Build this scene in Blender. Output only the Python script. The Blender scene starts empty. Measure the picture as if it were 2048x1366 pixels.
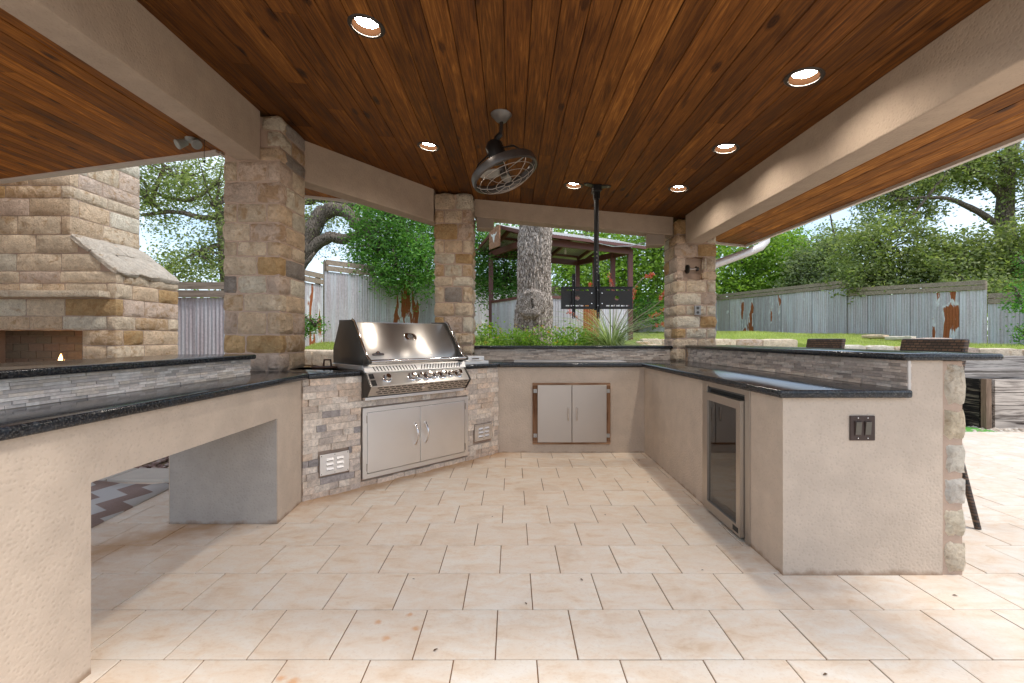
import bpy, bmesh, math, random
import numpy as np
from mathutils import Vector, Matrix, noise as mnoise
R = math.radians
rnd = random.Random(7)
sc = bpy.context.scene
col = sc.collection

# ------------------------------------------------------------------ camera, sky, sun, exposure
CAM_Z = 1.19
cam_d = bpy.data.cameras.new('camera'); cam = bpy.data.objects.new('camera', cam_d); col.objects.link(cam)
cam.location = (0, 0, CAM_Z); cam.rotation_euler = (R(90), 0, 0)
cam_d.sensor_width = 36; cam_d.lens = 16.07; cam_d.shift_y = -0.0034
cam_d.clip_start = 0.05; cam_d.clip_end = 2000
sc.camera = cam
SUN_EL, SUN_AZ = R(57), R(112)          # azimuth measured from +Y towards +X
world = bpy.data.worlds.new('World'); sc.world = world; world.use_nodes = True
wn = world.node_tree; wn.nodes.clear()
def wnode(t): return wn.nodes.new(t)
w_out = wnode('ShaderNodeOutputWorld'); w_bg = wnode('ShaderNodeBackground')
w_sky = wnode('ShaderNodeTexSky'); w_sky.sky_type = 'NISHITA'; w_sky.sun_disc = False
w_sky.sun_elevation = SUN_EL; w_sky.sun_rotation = SUN_AZ; w_sky.air_density = 1.0; w_sky.dust_density = 1.6
w_tc = wnode('ShaderNodeTexCoord'); w_map = wnode('ShaderNodeMapping'); w_map.inputs['Scale'].default_value = (1, 1, 2.6)
w_no = wnode('ShaderNodeTexNoise'); w_no.inputs['Scale'].default_value = 2.6; w_no.inputs['Detail'].default_value = 7
w_no.inputs['Roughness'].default_value = 0.6
w_rp = wnode('ShaderNodeValToRGB'); w_rp.color_ramp.elements[0].position = 0.36; w_rp.color_ramp.elements[1].position = 0.62
w_rp.color_ramp.elements[0].color = (.12, .12, .12, 1)
w_mx = wnode('ShaderNodeMix'); w_mx.data_type = 'RGBA'
w_mx.inputs['B'].default_value = (4.4, 5.0, 5.7, 1)
wn.links.new(w_tc.outputs['Generated'], w_map.inputs['Vector']); wn.links.new(w_map.outputs['Vector'], w_no.inputs['Vector'])
wn.links.new(w_no.outputs['Fac'], w_rp.inputs['Fac']); wn.links.new(w_rp.outputs['Color'], w_mx.inputs['Factor'])
wn.links.new(w_sky.outputs['Color'], w_mx.inputs['A']); wn.links.new(w_mx.outputs['Result'], w_bg.inputs['Color'])
wn.links.new(w_bg.outputs['Background'], w_out.inputs['Surface'])
w_bg.inputs['Strength'].default_value = 0.10
sun_d = bpy.data.lights.new('sun', 'SUN'); sun = bpy.data.objects.new('sun', sun_d); col.objects.link(sun)
sun_d.energy = .85; sun_d.angle = R(10); sun_d.color = (1, .95, .88)
sdir = Vector((math.sin(SUN_AZ) * math.cos(SUN_EL), math.cos(SUN_AZ) * math.cos(SUN_EL), math.sin(SUN_EL)))
sun.rotation_euler = sdir.to_track_quat('Z', 'Y').to_euler(); sun.location = sdir * 40
sc.view_settings.view_transform = 'Standard'; sc.view_settings.look = 'None'
sc.view_settings.exposure = 1.48; sc.view_settings.gamma = 1
sc.view_settings.use_curve_mapping = False
sc.render.engine = 'CYCLES'
sc.cycles.max_bounces = 9; sc.cycles.diffuse_bounces = 6; sc.cycles.glossy_bounces = 4; sc.cycles.transmission_bounces = 5
sc.cycles.transparent_max_bounces = 8; sc.cycles.use_denoising = True; sc.cycles.sample_clamp_indirect = 6
sc.cycles.caustics_reflective = False; sc.cycles.caustics_refractive = False

# ------------------------------------------------------------------ helpers
WM = {}
def world_m(o): return WM.get(o.name, Matrix.Identity(4))
def set_parent(o, p):
    if p is not None:
        o.parent = p; o.matrix_parent_inverse = world_m(p).inverted()
def tag(o, label=None, cat=None, group=None, kind=None):
    if label: o['label'] = label
    if cat: o['category'] = cat
    if group: o['group'] = group
    if kind: o['kind'] = kind
    return o
def empty(name, loc, label, cat, group=None, parent=None):
    o = bpy.data.objects.new(name, None); col.objects.link(o); o.empty_display_size = .1
    o.location = loc; WM[o.name] = Matrix.Translation(loc)
    return tag(o, label, cat, group)
class MB:
    def __init__(s, xf=None): s.v = []; s.f = []; s.xf = xf
    def add(s, vs, fs):
        b = len(s.v)
        if s.xf is not None: vs = [s.xf @ Vector(v) for v in vs]
        s.v += [tuple(v) for v in vs]; s.f += [tuple(i + b for i in f) for f in fs]; return s
    def box(s, x0, x1, y0, y1, z0, z1):
        if x0 > x1: x0, x1 = x1, x0
        if y0 > y1: y0, y1 = y1, y0
        if z0 > z1: z0, z1 = z1, z0
        return s.add([(x0,y0,z0),(x1,y0,z0),(x1,y1,z0),(x0,y1,z0),(x0,y0,z1),(x1,y0,z1),(x1,y1,z1),(x0,y1,z1)],
                     [(0,3,2,1),(4,5,6,7),(0,1,5,4),(1,2,6,5),(2,3,7,6),(3,0,4,7)])
    def prism(s, poly, z0, z1):
        """poly: list of (x, y) counter-clockwise; z0/z1 number or function(x, y)"""
        a = sum(poly[i][0]*poly[(i+1)%len(poly)][1]-poly[(i+1)%len(poly)][0]*poly[i][1] for i in range(len(poly)))
        if a < 0: poly = poly[::-1]
        f0 = z0 if callable(z0) else (lambda x, y: z0); f1 = z1 if callable(z1) else (lambda x, y: z1)
        n = len(poly); vs = [(x, y, f0(x, y)) for x, y in poly] + [(x, y, f1(x, y)) for x, y in poly]
        return s.add(vs, [tuple(range(n))[::-1], tuple(range(n, 2*n))] + [(i, (i+1) % n, (i+1) % n + n, i+n) for i in range(n)])
    def extr(s, prof, axis, a0, a1):
        """profile extruded along an axis; prof pairs are the two other coords in xyz order"""
        n = len(prof)
        def p(a, q):
            q = list(q); q.insert(axis, a); return tuple(q)
        vs = [p(a0, q) for q in prof] + [p(a1, q) for q in prof]
        return s.add(vs, [tuple(range(n))[::-1], tuple(range(n, 2*n))] + [(i, (i+1) % n, (i+1) % n + n, i+n) for i in range(n)])
    def tube(s, pts, rad, n=8, cap=True):
        pts = [Vector(p) for p in pts]
        if not isinstance(rad, (list, tuple)): rad = [rad]*len(pts)
        vs, fs = [], []; ref = None
        for i, p in enumerate(pts):
            t = (pts[min(i+1, len(pts)-1)] - pts[max(i-1, 0)]).normalized()
            if ref is None:
                ref = t.orthogonal().normalized()
            ref = (ref - t*ref.dot(t))
            if ref.length < 1e-5: ref = t.orthogonal()
            ref.normalize(); b = t.cross(ref)
            for k in range(n):
                a = 2*math.pi*k/n; vs.append(p + (ref*math.cos(a) + b*math.sin(a))*rad[i])
        for i in range(len(pts)-1):
            for k in range(n):
                fs.append((i*n+k, i*n+(k+1) % n, (i+1)*n+(k+1) % n, (i+1)*n+k))
        if cap: fs += [tuple(range(n))[::-1], tuple(range((len(pts)-1)*n, len(pts)*n))]
        return s.add(vs, fs)
    def lathe(s, prof, c, ax=(0,0,1), n=24, cap=True):
        """prof: list of (radius, offset along ax)"""
        ax = Vector(ax).normalized(); u = ax.orthogonal().normalized(); w = ax.cross(u); c = Vector(c)
        vs, fs = [], []
        for r, h in prof:
            for k in range(n):
                a = 2*math.pi*k/n; vs.append(c + ax*h + (u*math.cos(a)+w*math.sin(a))*r)
        for i in range(len(prof)-1):
            for k in range(n): fs.append((i*n+k, i*n+(k+1) % n, (i+1)*n+(k+1) % n, (i+1)*n+k))
        if cap and prof[0][0] > 1e-4: fs.append(tuple(range(n))[::-1])
        if cap and prof[-1][0] > 1e-4: fs.append(tuple(range((len(prof)-1)*n, len(prof)*n)))
        return s.add(vs, fs)
    def torus(s, c, ax, Rr, r, n=40, m=8):
        ax = Vector(ax).normalized(); u = ax.orthogonal().normalized(); w = ax.cross(u); c = Vector(c); vs, fs = [], []
        for i in range(n):
            a = 2*math.pi*i/n; d = u*math.cos(a)+w*math.sin(a)
            for k in range(m):
                b = 2*math.pi*k/m; vs.append(c + d*(Rr + r*math.cos(b)) + ax*r*math.sin(b))
        for i in range(n):
            for k in range(m):
                fs.append((i*m+k, ((i+1) % n)*m+k, ((i+1) % n)*m+(k+1) % m, i*m+(k+1) % m))
        return s.add(vs, fs)
    def mesh(s, name, mat, smooth=False, bevel=0, seg=2):
        me = bpy.data.meshes.new(name); me.from_pydata(s.v, [], s.f)
        bm = bmesh.new(); bm.from_mesh(me)
        if bevel:
            bmesh.ops.remove_doubles(bm, verts=bm.verts, dist=1e-5)
            ed = [e for e in bm.edges if len(e.link_faces) == 2 and e.calc_face_angle(0) > .6]
            bmesh.ops.bevel(bm, geom=ed, offset=bevel, segments=seg, affect='EDGES', profile=.5, clamp_overlap=True)
        bmesh.ops.recalc_face_normals(bm, faces=bm.faces)
        bm.to_mesh(me); bm.free()
        if mat: me.materials.append(mat)
        if smooth:
            me.polygons.foreach_set('use_smooth', [True]*len(me.polygons))
            if smooth != 'all':
                me.set_sharp_from_angle(angle=R(smooth if smooth is not True else 40))
        me.update(); return me
    def build(s, name, mat, parent=None, smooth=False, bevel=0, seg=2):
        o = bpy.data.objects.new(name, s.mesh(name, mat, smooth, bevel, seg)); col.objects.link(o); WM[o.name] = Matrix.Identity(4)
        set_parent(o, parent); return o
def place(name, me, parent, loc, scale=(1,1,1), rot=None, color=None):
    """one piece that shares mesh data with its alike"""
    o = bpy.data.objects.new(name, me); col.objects.link(o)
    m = Matrix.Translation(loc) @ (rot.to_4x4() if rot is not None else Matrix.Identity(4)) @ Matrix.Diagonal((*scale, 1))
    if parent is not None: o.parent = parent; o.matrix_parent_inverse = world_m(parent).inverted()
    o.matrix_basis = m; WM[o.name] = m
    if color: o.color = color
    return o
def copy_tree(o, parent=None):
    c = o.copy(); col.objects.link(c); c.parent = parent
    for ch in o.children: copy_tree(ch, c)
    return c
def np_mesh(name, V, F, mat, smooth=False):
    me = bpy.data.meshes.new(name)
    V = np.asarray(V, dtype=np.float32); F = np.asarray(F, dtype=np.int32); k = F.shape[1]
    me.vertices.add(len(V)); me.vertices.foreach_set('co', V.ravel())
    me.loops.add(F.size); me.loops.foreach_set('vertex_index', F.ravel())
    me.polygons.add(len(F)); me.polygons.foreach_set('loop_start', np.arange(0, F.size, k, dtype=np.int32))
    if smooth: me.polygons.foreach_set('use_smooth', np.ones(len(F), dtype=bool))
    if mat: me.materials.append(mat)
    me.update(calc_edges=True); me.validate()
    return me
def np_obj(name, V, F, mat, parent=None, smooth=False):
    o = bpy.data.objects.new(name, np_mesh(name, V, F, mat, smooth)); col.objects.link(o); WM[o.name] = Matrix.Identity(4)
    set_parent(o, parent); return o
F_PX, HZ = 914.0, 676.0
def at(px, py, Y): return Vector(((px-1024)/F_PX*Y, Y, CAM_Z-(py-HZ)/F_PX*Y))
def floor_z(y): return .0058*y
def ceil_z(x): return 2.75-.1*x if x > -2.9 else 3.04+.045*(-2.9-x)

# ------------------------------------------------------------------ materials
class NT:
    def __init__(s, name, rough=.7, metal=0, spec=.5):
        s.m = bpy.data.materials.new(name); s.m.use_nodes = True; s.t = s.m.node_tree
        s.b = s.t.nodes['Principled BSDF']; s.out = s.t.nodes['Material Output']
        s.b.inputs['Roughness'].default_value = rough; s.b.inputs['Metallic'].default_value = metal
        s.b.inputs['Specular IOR Level'].default_value = spec
    def n(s, t, **kw):
        nd = s.t.nodes.new(t)
        for k, v in kw.items():
            if k in nd.inputs.keys(): nd.inputs[k].default_value = v
            else: setattr(nd, k, v)
        return nd
    def l(s, a, b): s.t.links.new(a, b)
    def coord(s, kind='pos', scale=(1,1,1), rot=(0,0,0), rand=False):
        if kind == 'pos': c = s.n('ShaderNodeNewGeometry').outputs['Position']
        else: c = s.n('ShaderNodeTexCoord').outputs['Object']
        if rand:
            oi = s.n('ShaderNodeObjectInfo'); mu = s.n('ShaderNodeVectorMath', operation='SCALE'); mu.inputs[0].default_value = (37.1, 91.7, 53.3)
            s.l(oi.outputs['Random'], mu.inputs['Scale']); ad = s.n('ShaderNodeVectorMath', operation='ADD')
            s.l(c, ad.inputs[0]); s.l(mu.outputs[0], ad.inputs[1]); c = ad.outputs[0]
        mp = s.n('ShaderNodeMapping'); mp.inputs['Scale'].default_value = scale; mp.inputs['Rotation'].default_value = rot
        s.l(c, mp.inputs['Vector']); return mp.outputs['Vector']
    def noise(s, vec, scale, detail=5, rough=.55, dist=0):
        nd = s.n('ShaderNodeTexNoise'); nd.inputs['Scale'].default_value = scale; nd.inputs['Detail'].default_value = detail
        nd.inputs['Roughness'].default_value = rough; nd.inputs['Distortion'].default_value = dist
        s.l(vec, nd.inputs['Vector']); return nd.outputs['Fac']
    def vor(s, vec, scale, feat='F1', out='Distance', rnd_=1):
        nd = s.n('ShaderNodeTexVoronoi'); nd.feature = feat; nd.inputs['Scale'].default_value = scale; nd.inputs['Randomness'].default_value = rnd_
        s.l(vec, nd.inputs['Vector']); return nd.outputs[out]
    def ramp(s, fac, stops, interp='LINEAR'):
        nd = s.n('ShaderNodeValToRGB'); cr = nd.color_ramp; cr.interpolation = interp
        while len(cr.elements) < len(stops): cr.elements.new(.5)
        for e, (p, c) in zip(cr.elements, stops):
            e.position = p; e.color = (c, c, c, 1) if not isinstance(c, (tuple, list)) else (*c[:3], 1)
        s.l(fac, nd.inputs['Fac']); return nd.outputs['Color']
    def mix(s, fac, a, b, mode='MIX'):
        nd = s.n('ShaderNodeMix'); nd.data_type = 'RGBA'; nd.blend_type = mode
        for sock, v in (('Factor', fac), ('A', a), ('B', b)):
            if isinstance(v, bpy.types.NodeSocket): s.l(v, nd.inputs[sock])
            elif isinstance(v, (int, float)) and sock == 'Factor': nd.inputs[sock].default_value = v
            else: nd.inputs[sock].default_value = (v, v, v, 1) if isinstance(v, (int, float)) else (*v[:3], 1)
        return nd.outputs['Result']
    def math(s, op, a, b=None, c=None):
        nd = s.n('ShaderNodeMath', operation=op)
        for i, v in enumerate((a, b, c)):
            if v is None: continue
            if isinstance(v, bpy.types.NodeSocket): s.l(v, nd.inputs[i])
            else: nd.inputs[i].default_value = v
        return nd.outputs[0]
    def color(s, c):
        if isinstance(c, bpy.types.NodeSocket): s.l(c, s.b.inputs['Base Color'])
        else: s.b.inputs['Base Color'].default_value = (*c[:3], 1)
        return s
    def rough(s, c): s.l(c, s.b.inputs['Roughness']); return s
    def bump(s, h, strength=.3, dist=.01, prev=None):
        nd = s.n('ShaderNodeBump'); nd.inputs['Strength'].default_value = strength; nd.inputs['Distance'].default_value = dist
        s.l(h, nd.inputs['Height'])
        if prev is not None: s.l(prev, nd.inputs['Normal'])
        s.l(nd.outputs['Normal'], s.b.inputs['Normal']); return nd.outputs['Normal']

def m_plain(name, c, rough=.6, metal=0, var=.15, scale=20, bump=0):
    t = NT(name, rough, metal); p = t.coord(); f = t.noise(p, scale, 4)
    t.color(t.mix(f, tuple(x*(1-var) for x in c), tuple(min(1, x*(1+var)) for x in c)))
    t.rough(t.ramp(f, [(0, max(.02, rough-.1)), (1, min(1, rough+.1))]))
    if bump: t.bump(t.noise(p, scale*4, 4), bump, .004)
    return t.m
def m_stucco(name, c, warm=(0,0,0)):
    t = NT(name, .92, 0, .25); p = t.coord()
    big = t.noise(p, 1.3, 4); mid = t.noise(p, 9, 5)
    f = t.mix(.5, big, mid)
    cc = t.mix(t.ramp(f, [(.35, 0), (.68, 1)]), tuple(x*.86 for x in c), tuple(x*1.08 for x in c))
    worm = t.vor(t.coord(scale=(1, 1, 1)), 72, 'SMOOTH_F1'); fine = t.noise(p, 170, 3, .6)
    hh = t.mix(.45, t.ramp(worm, [(.12, 0), (.5, 1)]), fine)
    cc = t.mix(t.ramp(hh, [(.26, .22), (.45, 0)]), cc, tuple(x*.62 for x in c), 'MIX')
    # rust-brown splash line close to the tiles
    geo = t.n('ShaderNodeNewGeometry'); sx = t.n('ShaderNodeSeparateXYZ'); t.l(geo.outputs['Position'], sx.inputs[0])
    lo = t.math('SUBTRACT', .045, sx.outputs['Z']); lo = t.math('MULTIPLY', lo, 16); lo = t.math('ADD', lo, t.math('MULTIPLY', t.noise(p, 14, 4), 1.1))
    lo = t.ramp(lo, [(.62, 0), (1.0, 1)]); t_lo = t.math('MULTIPLY', lo, .6)
    cc = t.mix(t_lo, cc, (.20, .105, .045)); t.color(cc)
    t.bump(hh, .6, .0035); return t.m
def m_stone():
    t = NT('limestone', .93, 0, .2); p = t.coord(rand=True); oi = t.n('ShaderNodeObjectInfo')
    f = t.noise(p, 9, 8, .62); g = t.noise(p, 42, 6, .65)
    c = t.mix(t.ramp(f, [(.32, .0), (.68, 1)]), .80, 1.14)
    c = t.mix(1, oi.outputs['Color'], c, 'MULTIPLY')
    c = t.mix(t.ramp(g, [(.33, .5), (.5, 0)]), c, t.mix(1, oi.outputs['Color'], (.60, .52, .45), 'MULTIPLY'))
    ch = t.noise(p, 24, 8, .7, 1.4); c = t.mix(t.ramp(ch, [(.36, .5), (.46, 0)]), c, t.mix(1, oi.outputs['Color'], (.62, .54, .46), 'MULTIPLY'))  # hollows darkened in colour to strengthen weak relief shading, also as weathering
    # iron staining, its amount carried by the block's own colour alpha
    r = t.math('ADD', t.noise(p, 11, 6, .6, .6), t.math('MULTIPLY', t.math('SUBTRACT', oi.outputs['Alpha'], .5), .26))
    c = t.mix(t.ramp(r, [(.54, 0), (.68, .62)]), c, t.mix(t.noise(p, 60, 3), (.34, .16, .06), (.56, .34, .14)))
    li = t.noise(p, 26, 8, .75); c = t.mix(t.ramp(li, [(.64, 0), (.74, .45)]), c, (.20, .18, .15)); t.color(c)
    n1 = t.bump(t.mix(.5, t.noise(p, 15, 9, .72, .9), ch), 1.0, .065)
    t.bump(g, .9, .012, n1); return t.m
def m_wood_ceiling():
    t = NT('stained_pine', .62, 0, .22); oi = t.n('ShaderNodeObjectInfo')
    p = t.coord(scale=(1, .055, 1), rand=True)
    wv = t.noise(p, 42, 6, .6, 1.5); grain = t.noise(t.coord(scale=(1, .02, 1), rand=True), 190, 4, .6)
    kp = t.coord(scale=(1, .42, 1), rand=True); kn = t.vor(kp, 5.6); kf = t.ramp(kn, [(.03, 1), (.10, .55), (.17, 0)])
    rings = t.n('ShaderNodeTexWave', wave_type='RINGS'); 
    rr = t.math('SINE', t.math('MULTIPLY', t.math('ADD', kn, t.math('MULTIPLY', wv, .25)), 95))
    f = t.math('ADD', t.math('MULTIPLY', wv, .75), t.math('MULTIPLY', grain, .35))
    f = t.math('ADD', f, t.math('MULTIPLY', t.math('SUBTRACT', oi.outputs['Random'], .5), .15))
    f = t.math('SUBTRACT', f, t.math('MULTIPLY', kf, .36)); f = t.math('ADD', f, t.math('MULTIPLY', t.math('MULTIPLY', rr, kf), .10))
    blot = t.noise(t.coord(scale=(1, .4, 1), rand=True), 7, 4, .6); f = t.math('ADD', f, t.math('MULTIPLY', t.math('SUBTRACT', blot, .5), .24))
    c = t.ramp(f, [(.26, (.020, .0065, .002)), (.44, (.082, .029, .0065)), (.62, (.175, .067, .014)), (.80, (.36, .155, .036))])
    c = t.mix(1, c, oi.outputs['Color'], 'MULTIPLY'); t.color(c)
    t.rough(t.ramp(f, [(.3, .5), (.7, .72)])); t.bump(t.mix(.5, wv, grain), .25, .003); return t.m
def m_weathered(name, dark, light, scale=1.0, axis=0, contrast=(.35, .62)):
    t = NT(name, .88, 0, .2); s = [9, 9, 9]; s[axis] = .7
    p = t.coord(scale=tuple(s), rand=True); f = t.noise(p, 2.6*scale, 7, .65, 1.2)
    g = t.noise(t.coord(scale=tuple(v*5 if i != axis else v for i, v in enumerate(s))), 2.2, 3)
    h = t.mix(.35, f, g); t.color(t.ramp(h, [(contrast[0], dark), (contrast[1], light)])); t.bump(h, .5, .004); return t.m
def m_granite():
    t = NT('black_granite', .09, 0, .40); p = t.coord(); v = t.vor(p, 230, out='Color'); n1 = t.noise(p, 120, 3, .6); n2 = t.noise(p, 30, 4)
    c = t.ramp(n1, [(.40, (.010, .011, .013)), (.54, (.024, .024, .026)), (.64, (.070, .066, .060)), (.76, (.13, .12, .105))])
    c = t.mix(t.ramp(n2, [(.45, 0), (.75, .5)]), c, (.030, .042, .060)); t.color(c)
    t.rough(t.ramp(n1, [(.3, .11), (.7, .17)])); return t.m
def m_tile():
    t = NT('beige_tile', .42, 0, .35); oi = t.n('ShaderNodeObjectInfo'); p = t.coord(rand=True); w = t.coord()
    a = t.noise(t.coord(scale=(1, 2.1, 1), rand=True), 6.5, 8, .66, .5); b = t.noise(p, 75, 6, .7)
    c = t.ramp(a, [(.30, (.72, .54, .38)), (.43, (.81, .67, .53)), (.58, (.84, .75, .64)), (.74, (.86, .80, .72))])
    c = t.mix(t.ramp(b, [(.3, .35), (.47, 0)]), c, (.58, .42, .30))
    c = t.mix(t.math('MULTIPLY', oi.outputs['Random'], .24), c, (.66, .50, .37))
    # broad traffic dirt and iron stain, heavier by the counters at the far end
    geo = t.n('ShaderNodeNewGeometry'); sx = t.n('ShaderNodeSeparateXYZ'); t.l(geo.outputs['Position'], sx.inputs[0])
    d = t.noise(w, 2.3, 6, .65, .8); c = t.mix(t.ramp(d, [(.54, 0), (.74, .42)]), c, (.50, .31, .17))
    # distance to the grill wall line (unit normal (.71,-.705)) drives grime there
    dl = t.math('ADD', t.math('MULTIPLY', t.math('ADD', sx.outputs['X'], 1.504), .7095), t.math('MULTIPLY', t.math('SUBTRACT', sx.outputs['Y'], 3.274), -.705))
    dl = t.math('ADD', t.math('ABSOLUTE', dl), t.math('MULTIPLY', t.noise(w, 9, 5), .26)); near = t.ramp(dl, [(.14, .75), (.34, 0)])
    c = t.mix(near, c, (.46, .235, .085))
    for x, y, r in ((-.556, 1.896, .020), (-.436, 1.949, .018), (-.392, 1.857, .022), (-.495, 1.797, .024), (-.752, 1.566, .030), (-.80, 1.585, .02)):
        q = t.n('ShaderNodeVectorMath', operation='DISTANCE'); q.inputs[1].default_value = (x, y, floor_z(y)); t.l(geo.outputs['Position'], q.inputs[0])
        k = t.math('ADD', q.outputs['Value'], t.math('MULTIPLY', t.math('SUBTRACT', t.noise(w, 60, 2), .5), .02))
        k = t.math('DIVIDE', k, r); c = t.mix(t.ramp(k, [(.3, .6), (1.0, 0)]), c, (.66, .29, .08))
    t.color(c); t.rough(t.ramp(a, [(.3, .5), (.7, .36)])); t.bump(t.mix(.4, a, b), .22, .002); return t.m
def m_steel(name, c=(.90, .88, .86), rough=.42, stretch=(1, 1, 60), streak=.04, aniso=False):
    t = NT(name, rough, 1); p = t.coord(scale=stretch); f = t.noise(p, 9, 4); sm = t.noise(t.coord(), 5, 5)
    if aniso:
        tv_ = t.n('ShaderNodeCombineXYZ'); tv_.inputs[0].default_value = .705; tv_.inputs[1].default_value = .709
        t.l(tv_.outputs[0], t.b.inputs['Tangent']); t.b.inputs['Anisotropic'].default_value = .88; t.b.inputs['Anisotropic Rotation'].default_value = .25
    t.color(t.mix(sm, tuple(x*.96 for x in c), tuple(min(1, x*1.03) for x in c)))
    t.rough(t.ramp(t.mix(.5, f, sm), [(.3, max(.05, rough-streak)), (.7, rough+streak)])); return t.m
def m_corrugated(rust=.0, tint=(.485, .43, .45)):
    t = NT('galvanised_sheet', .5, .1, .5); oi = t.n('ShaderNodeObjectInfo'); p = t.coord(); sp = t.vor(p, 28, out='Color')
    sp = t.ramp(sp, [(0, .82), (1, 1.1)]); st = t.noise(t.coord(scale=(6, 6, .35), rand=True), 1.6, 5, .6)
    c = t.mix(1, tint, sp, 'MULTIPLY'); c = t.mix(t.ramp(st, [(.4, 0), (.72, .75)]), c, (.62, .66, .70))
    c = t.mix(1, c, t.mix(oi.outputs['Random'], .78, 1.18), 'MULTIPLY')
    # rust and peeling white zinc patches, their amount carried by the sheet's colour alpha
    al = t.math('SUBTRACT', oi.outputs['Alpha'], .5)
    rp = t.math('ADD', t.noise(t.coord(scale=(3.2, 3.2, .8), rand=True), 1.25, 5, .5, .4), t.math('MULTIPLY', al, .30))
    c = t.mix(t.ramp(rp, [(.60, 0), (.64, .9)]), c, (.70, .71, .72))
    c = t.mix(t.ramp(rp, [(.65, 0), (.67, 1)]), c, t.mix(t.noise(p, 20, 3), (.22, .06, .02), (.42, .13, .04)))
    t.color(c); t.rough(t.ramp(rp, [(.5, .45), (.62, .85)])); return t.m
def m_leaf(name, c1, c2, c3):
    t = NT(name, .55, 0, .35); g = t.n('ShaderNodeNewGeometry')
    c = t.ramp(g.outputs['Random Per Island'], [(0, c1), (.5, c2), (1, c3)])
    big = t.noise(t.coord(), .8, 3); c = t.mix(1, c, t.ramp(big, [(.3, .72), (.7, 1.25)]), 'MULTIPLY'); t.color(c)
    tr = t.n('ShaderNodeBsdfTranslucent'); t.l(t.mix(1, c, (1.2, 1.35, .6), 'MULTIPLY'), tr.inputs['Color'])
    mx = t.n('ShaderNodeMixShader'); mx.inputs[0].default_value = .45
    t.l(t.b.outputs[0], mx.inputs[1]); t.l(tr.outputs[0], mx.inputs[2]); t.l(mx.outputs[0], t.out.inputs['Surface']); return t.m
def m_bark(name, dark, light, sc_=1):
    t = NT(name, .95, 0, .15); p = t.coord(scale=(9, 9, 1.6)); f = t.noise(p, 2.2*sc_, 7, .65, .8); g = t.vor(t.coord(scale=(8, 8, 1.7)), 3.6*sc_, 'DISTANCE_TO_EDGE')
    h = t.mix(.5, f, t.ramp(g, [(0, 0), (.22, 1)])); t.color(t.ramp(h, [(.25, dark), (.55, light), (.85, tuple(x*1.25 for x in light))]))
    t.bump(h, .9, .03); return t.m
def m_emit(name, c, s):
    m = bpy.data.materials.new(name); m.use_nodes = True; nt = m.node_tree; nt.nodes.clear()
    e = nt.nodes.new('ShaderNodeEmission'); o = nt.nodes.new('ShaderNodeOutputMaterial'); e.inputs['Color'].default_value = (*c, 1); e.inputs['Strength'].default_value = s
    nt.links.new(e.outputs[0], o.inputs[0]); return m
def m_objcolor(name, rough=.85, scale=30, var=.35, bump=.4, speck=None):
    t = NT(name, rough, 0, .3); oi = t.n('ShaderNodeObjectInfo'); p = t.coord(rand=True); f = t.noise(p, scale, 7, .68)
    c = t.mix(1, oi.outputs['Color'], t.mix(t.ramp(f, [(.3, 0), (.7, 1)]), 1-var, 1+var*.6), 'MULTIPLY')
    if speck:
        g = t.noise(p, scale*3, 5, .7); c = t.mix(t.ramp(g, [(.30, .8), (.44, 0)]), c, speck)
    t.color(c); t.bump(f, bump, .006); return t.m

M = {}
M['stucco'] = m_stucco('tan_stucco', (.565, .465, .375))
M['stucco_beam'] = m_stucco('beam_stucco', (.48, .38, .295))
M['stone'] = m_stone()
M['mortar'] = m_plain('mortar', (.44, .32, .245), .95, var=.12, scale=40, bump=.4)
M['wood'] = m_wood_ceiling()
M['roof_dark'] = m_plain('roof_deck', (.05, .04, .035), .9)
M['trim'] = m_plain('painted_trim', (.62, .57, .52), .6, var=.05)
M['granite'] = m_granite()
M['tile'] = m_tile()
M['grout'] = m_plain('brown_grout', (.22, .12, .06), .95, var=.5, scale=3)
M['strip'] = m_objcolor('split_face_strip', .8, 40, .22, .5)
M['travertine'] = m_objcolor('split_travertine', .9, 34, .35, .9, (.19, .16, .14))
M['steel'] = m_steel('brushed_steel')
M['steel_h'] = m_steel('brushed_steel_level', (.60, .57, .54), .32, (40, 40, 1), .03, True)
M['steel_fr'] = m_steel('fridge_steel', (.50, .45, .40), .38, (1, 1, 30))
M['steel_dull'] = m_steel('dull_steel', (.50, .44, .39), .45, (1, 1, 30))
M['chrome'] = m_plain('chrome', (.75, .72, .70), .08, 1, .03)
M['cast'] = m_plain('grey_cast_metal', (.075, .068, .06), .42, .6)
M['black'] = m_plain('black_metal', (.018, .017, .017), .38, .3)
M['bronze'] = m_plain('dark_bronze', (.055, .046, .040), .36, .6)
M['dark'] = m_plain('dark_gap', (.008, .008, .008), .7)
M['shed'] = m_plain('maroon_steel', (.13, .045, .035), .5, 0, .2, 8)
M['sheet'] = m_corrugated()
M['fence_wood'] = m_weathered('weathered_board', (.16, .12, .09), (.42, .34, .27), axis=0)
M['char_wood'] = m_weathered('whitewashed_burnt_board', (.05, .035, .03), (.56, .49, .43), .8, 0, (.38, .54))
M['char_dark'] = m_weathered('burnt_board', (.012, .010, .009), (.40, .34, .25), 1.3, 1, (.50, .74))
M['door_wood'] = m_weathered('cedar_frame', (.14, .06, .03), (.46, .28, .17), 1.2, 0)
M['concrete'] = m_stucco('grey_concrete', (.42, .385, .35))
M['wicker'] = None
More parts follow.
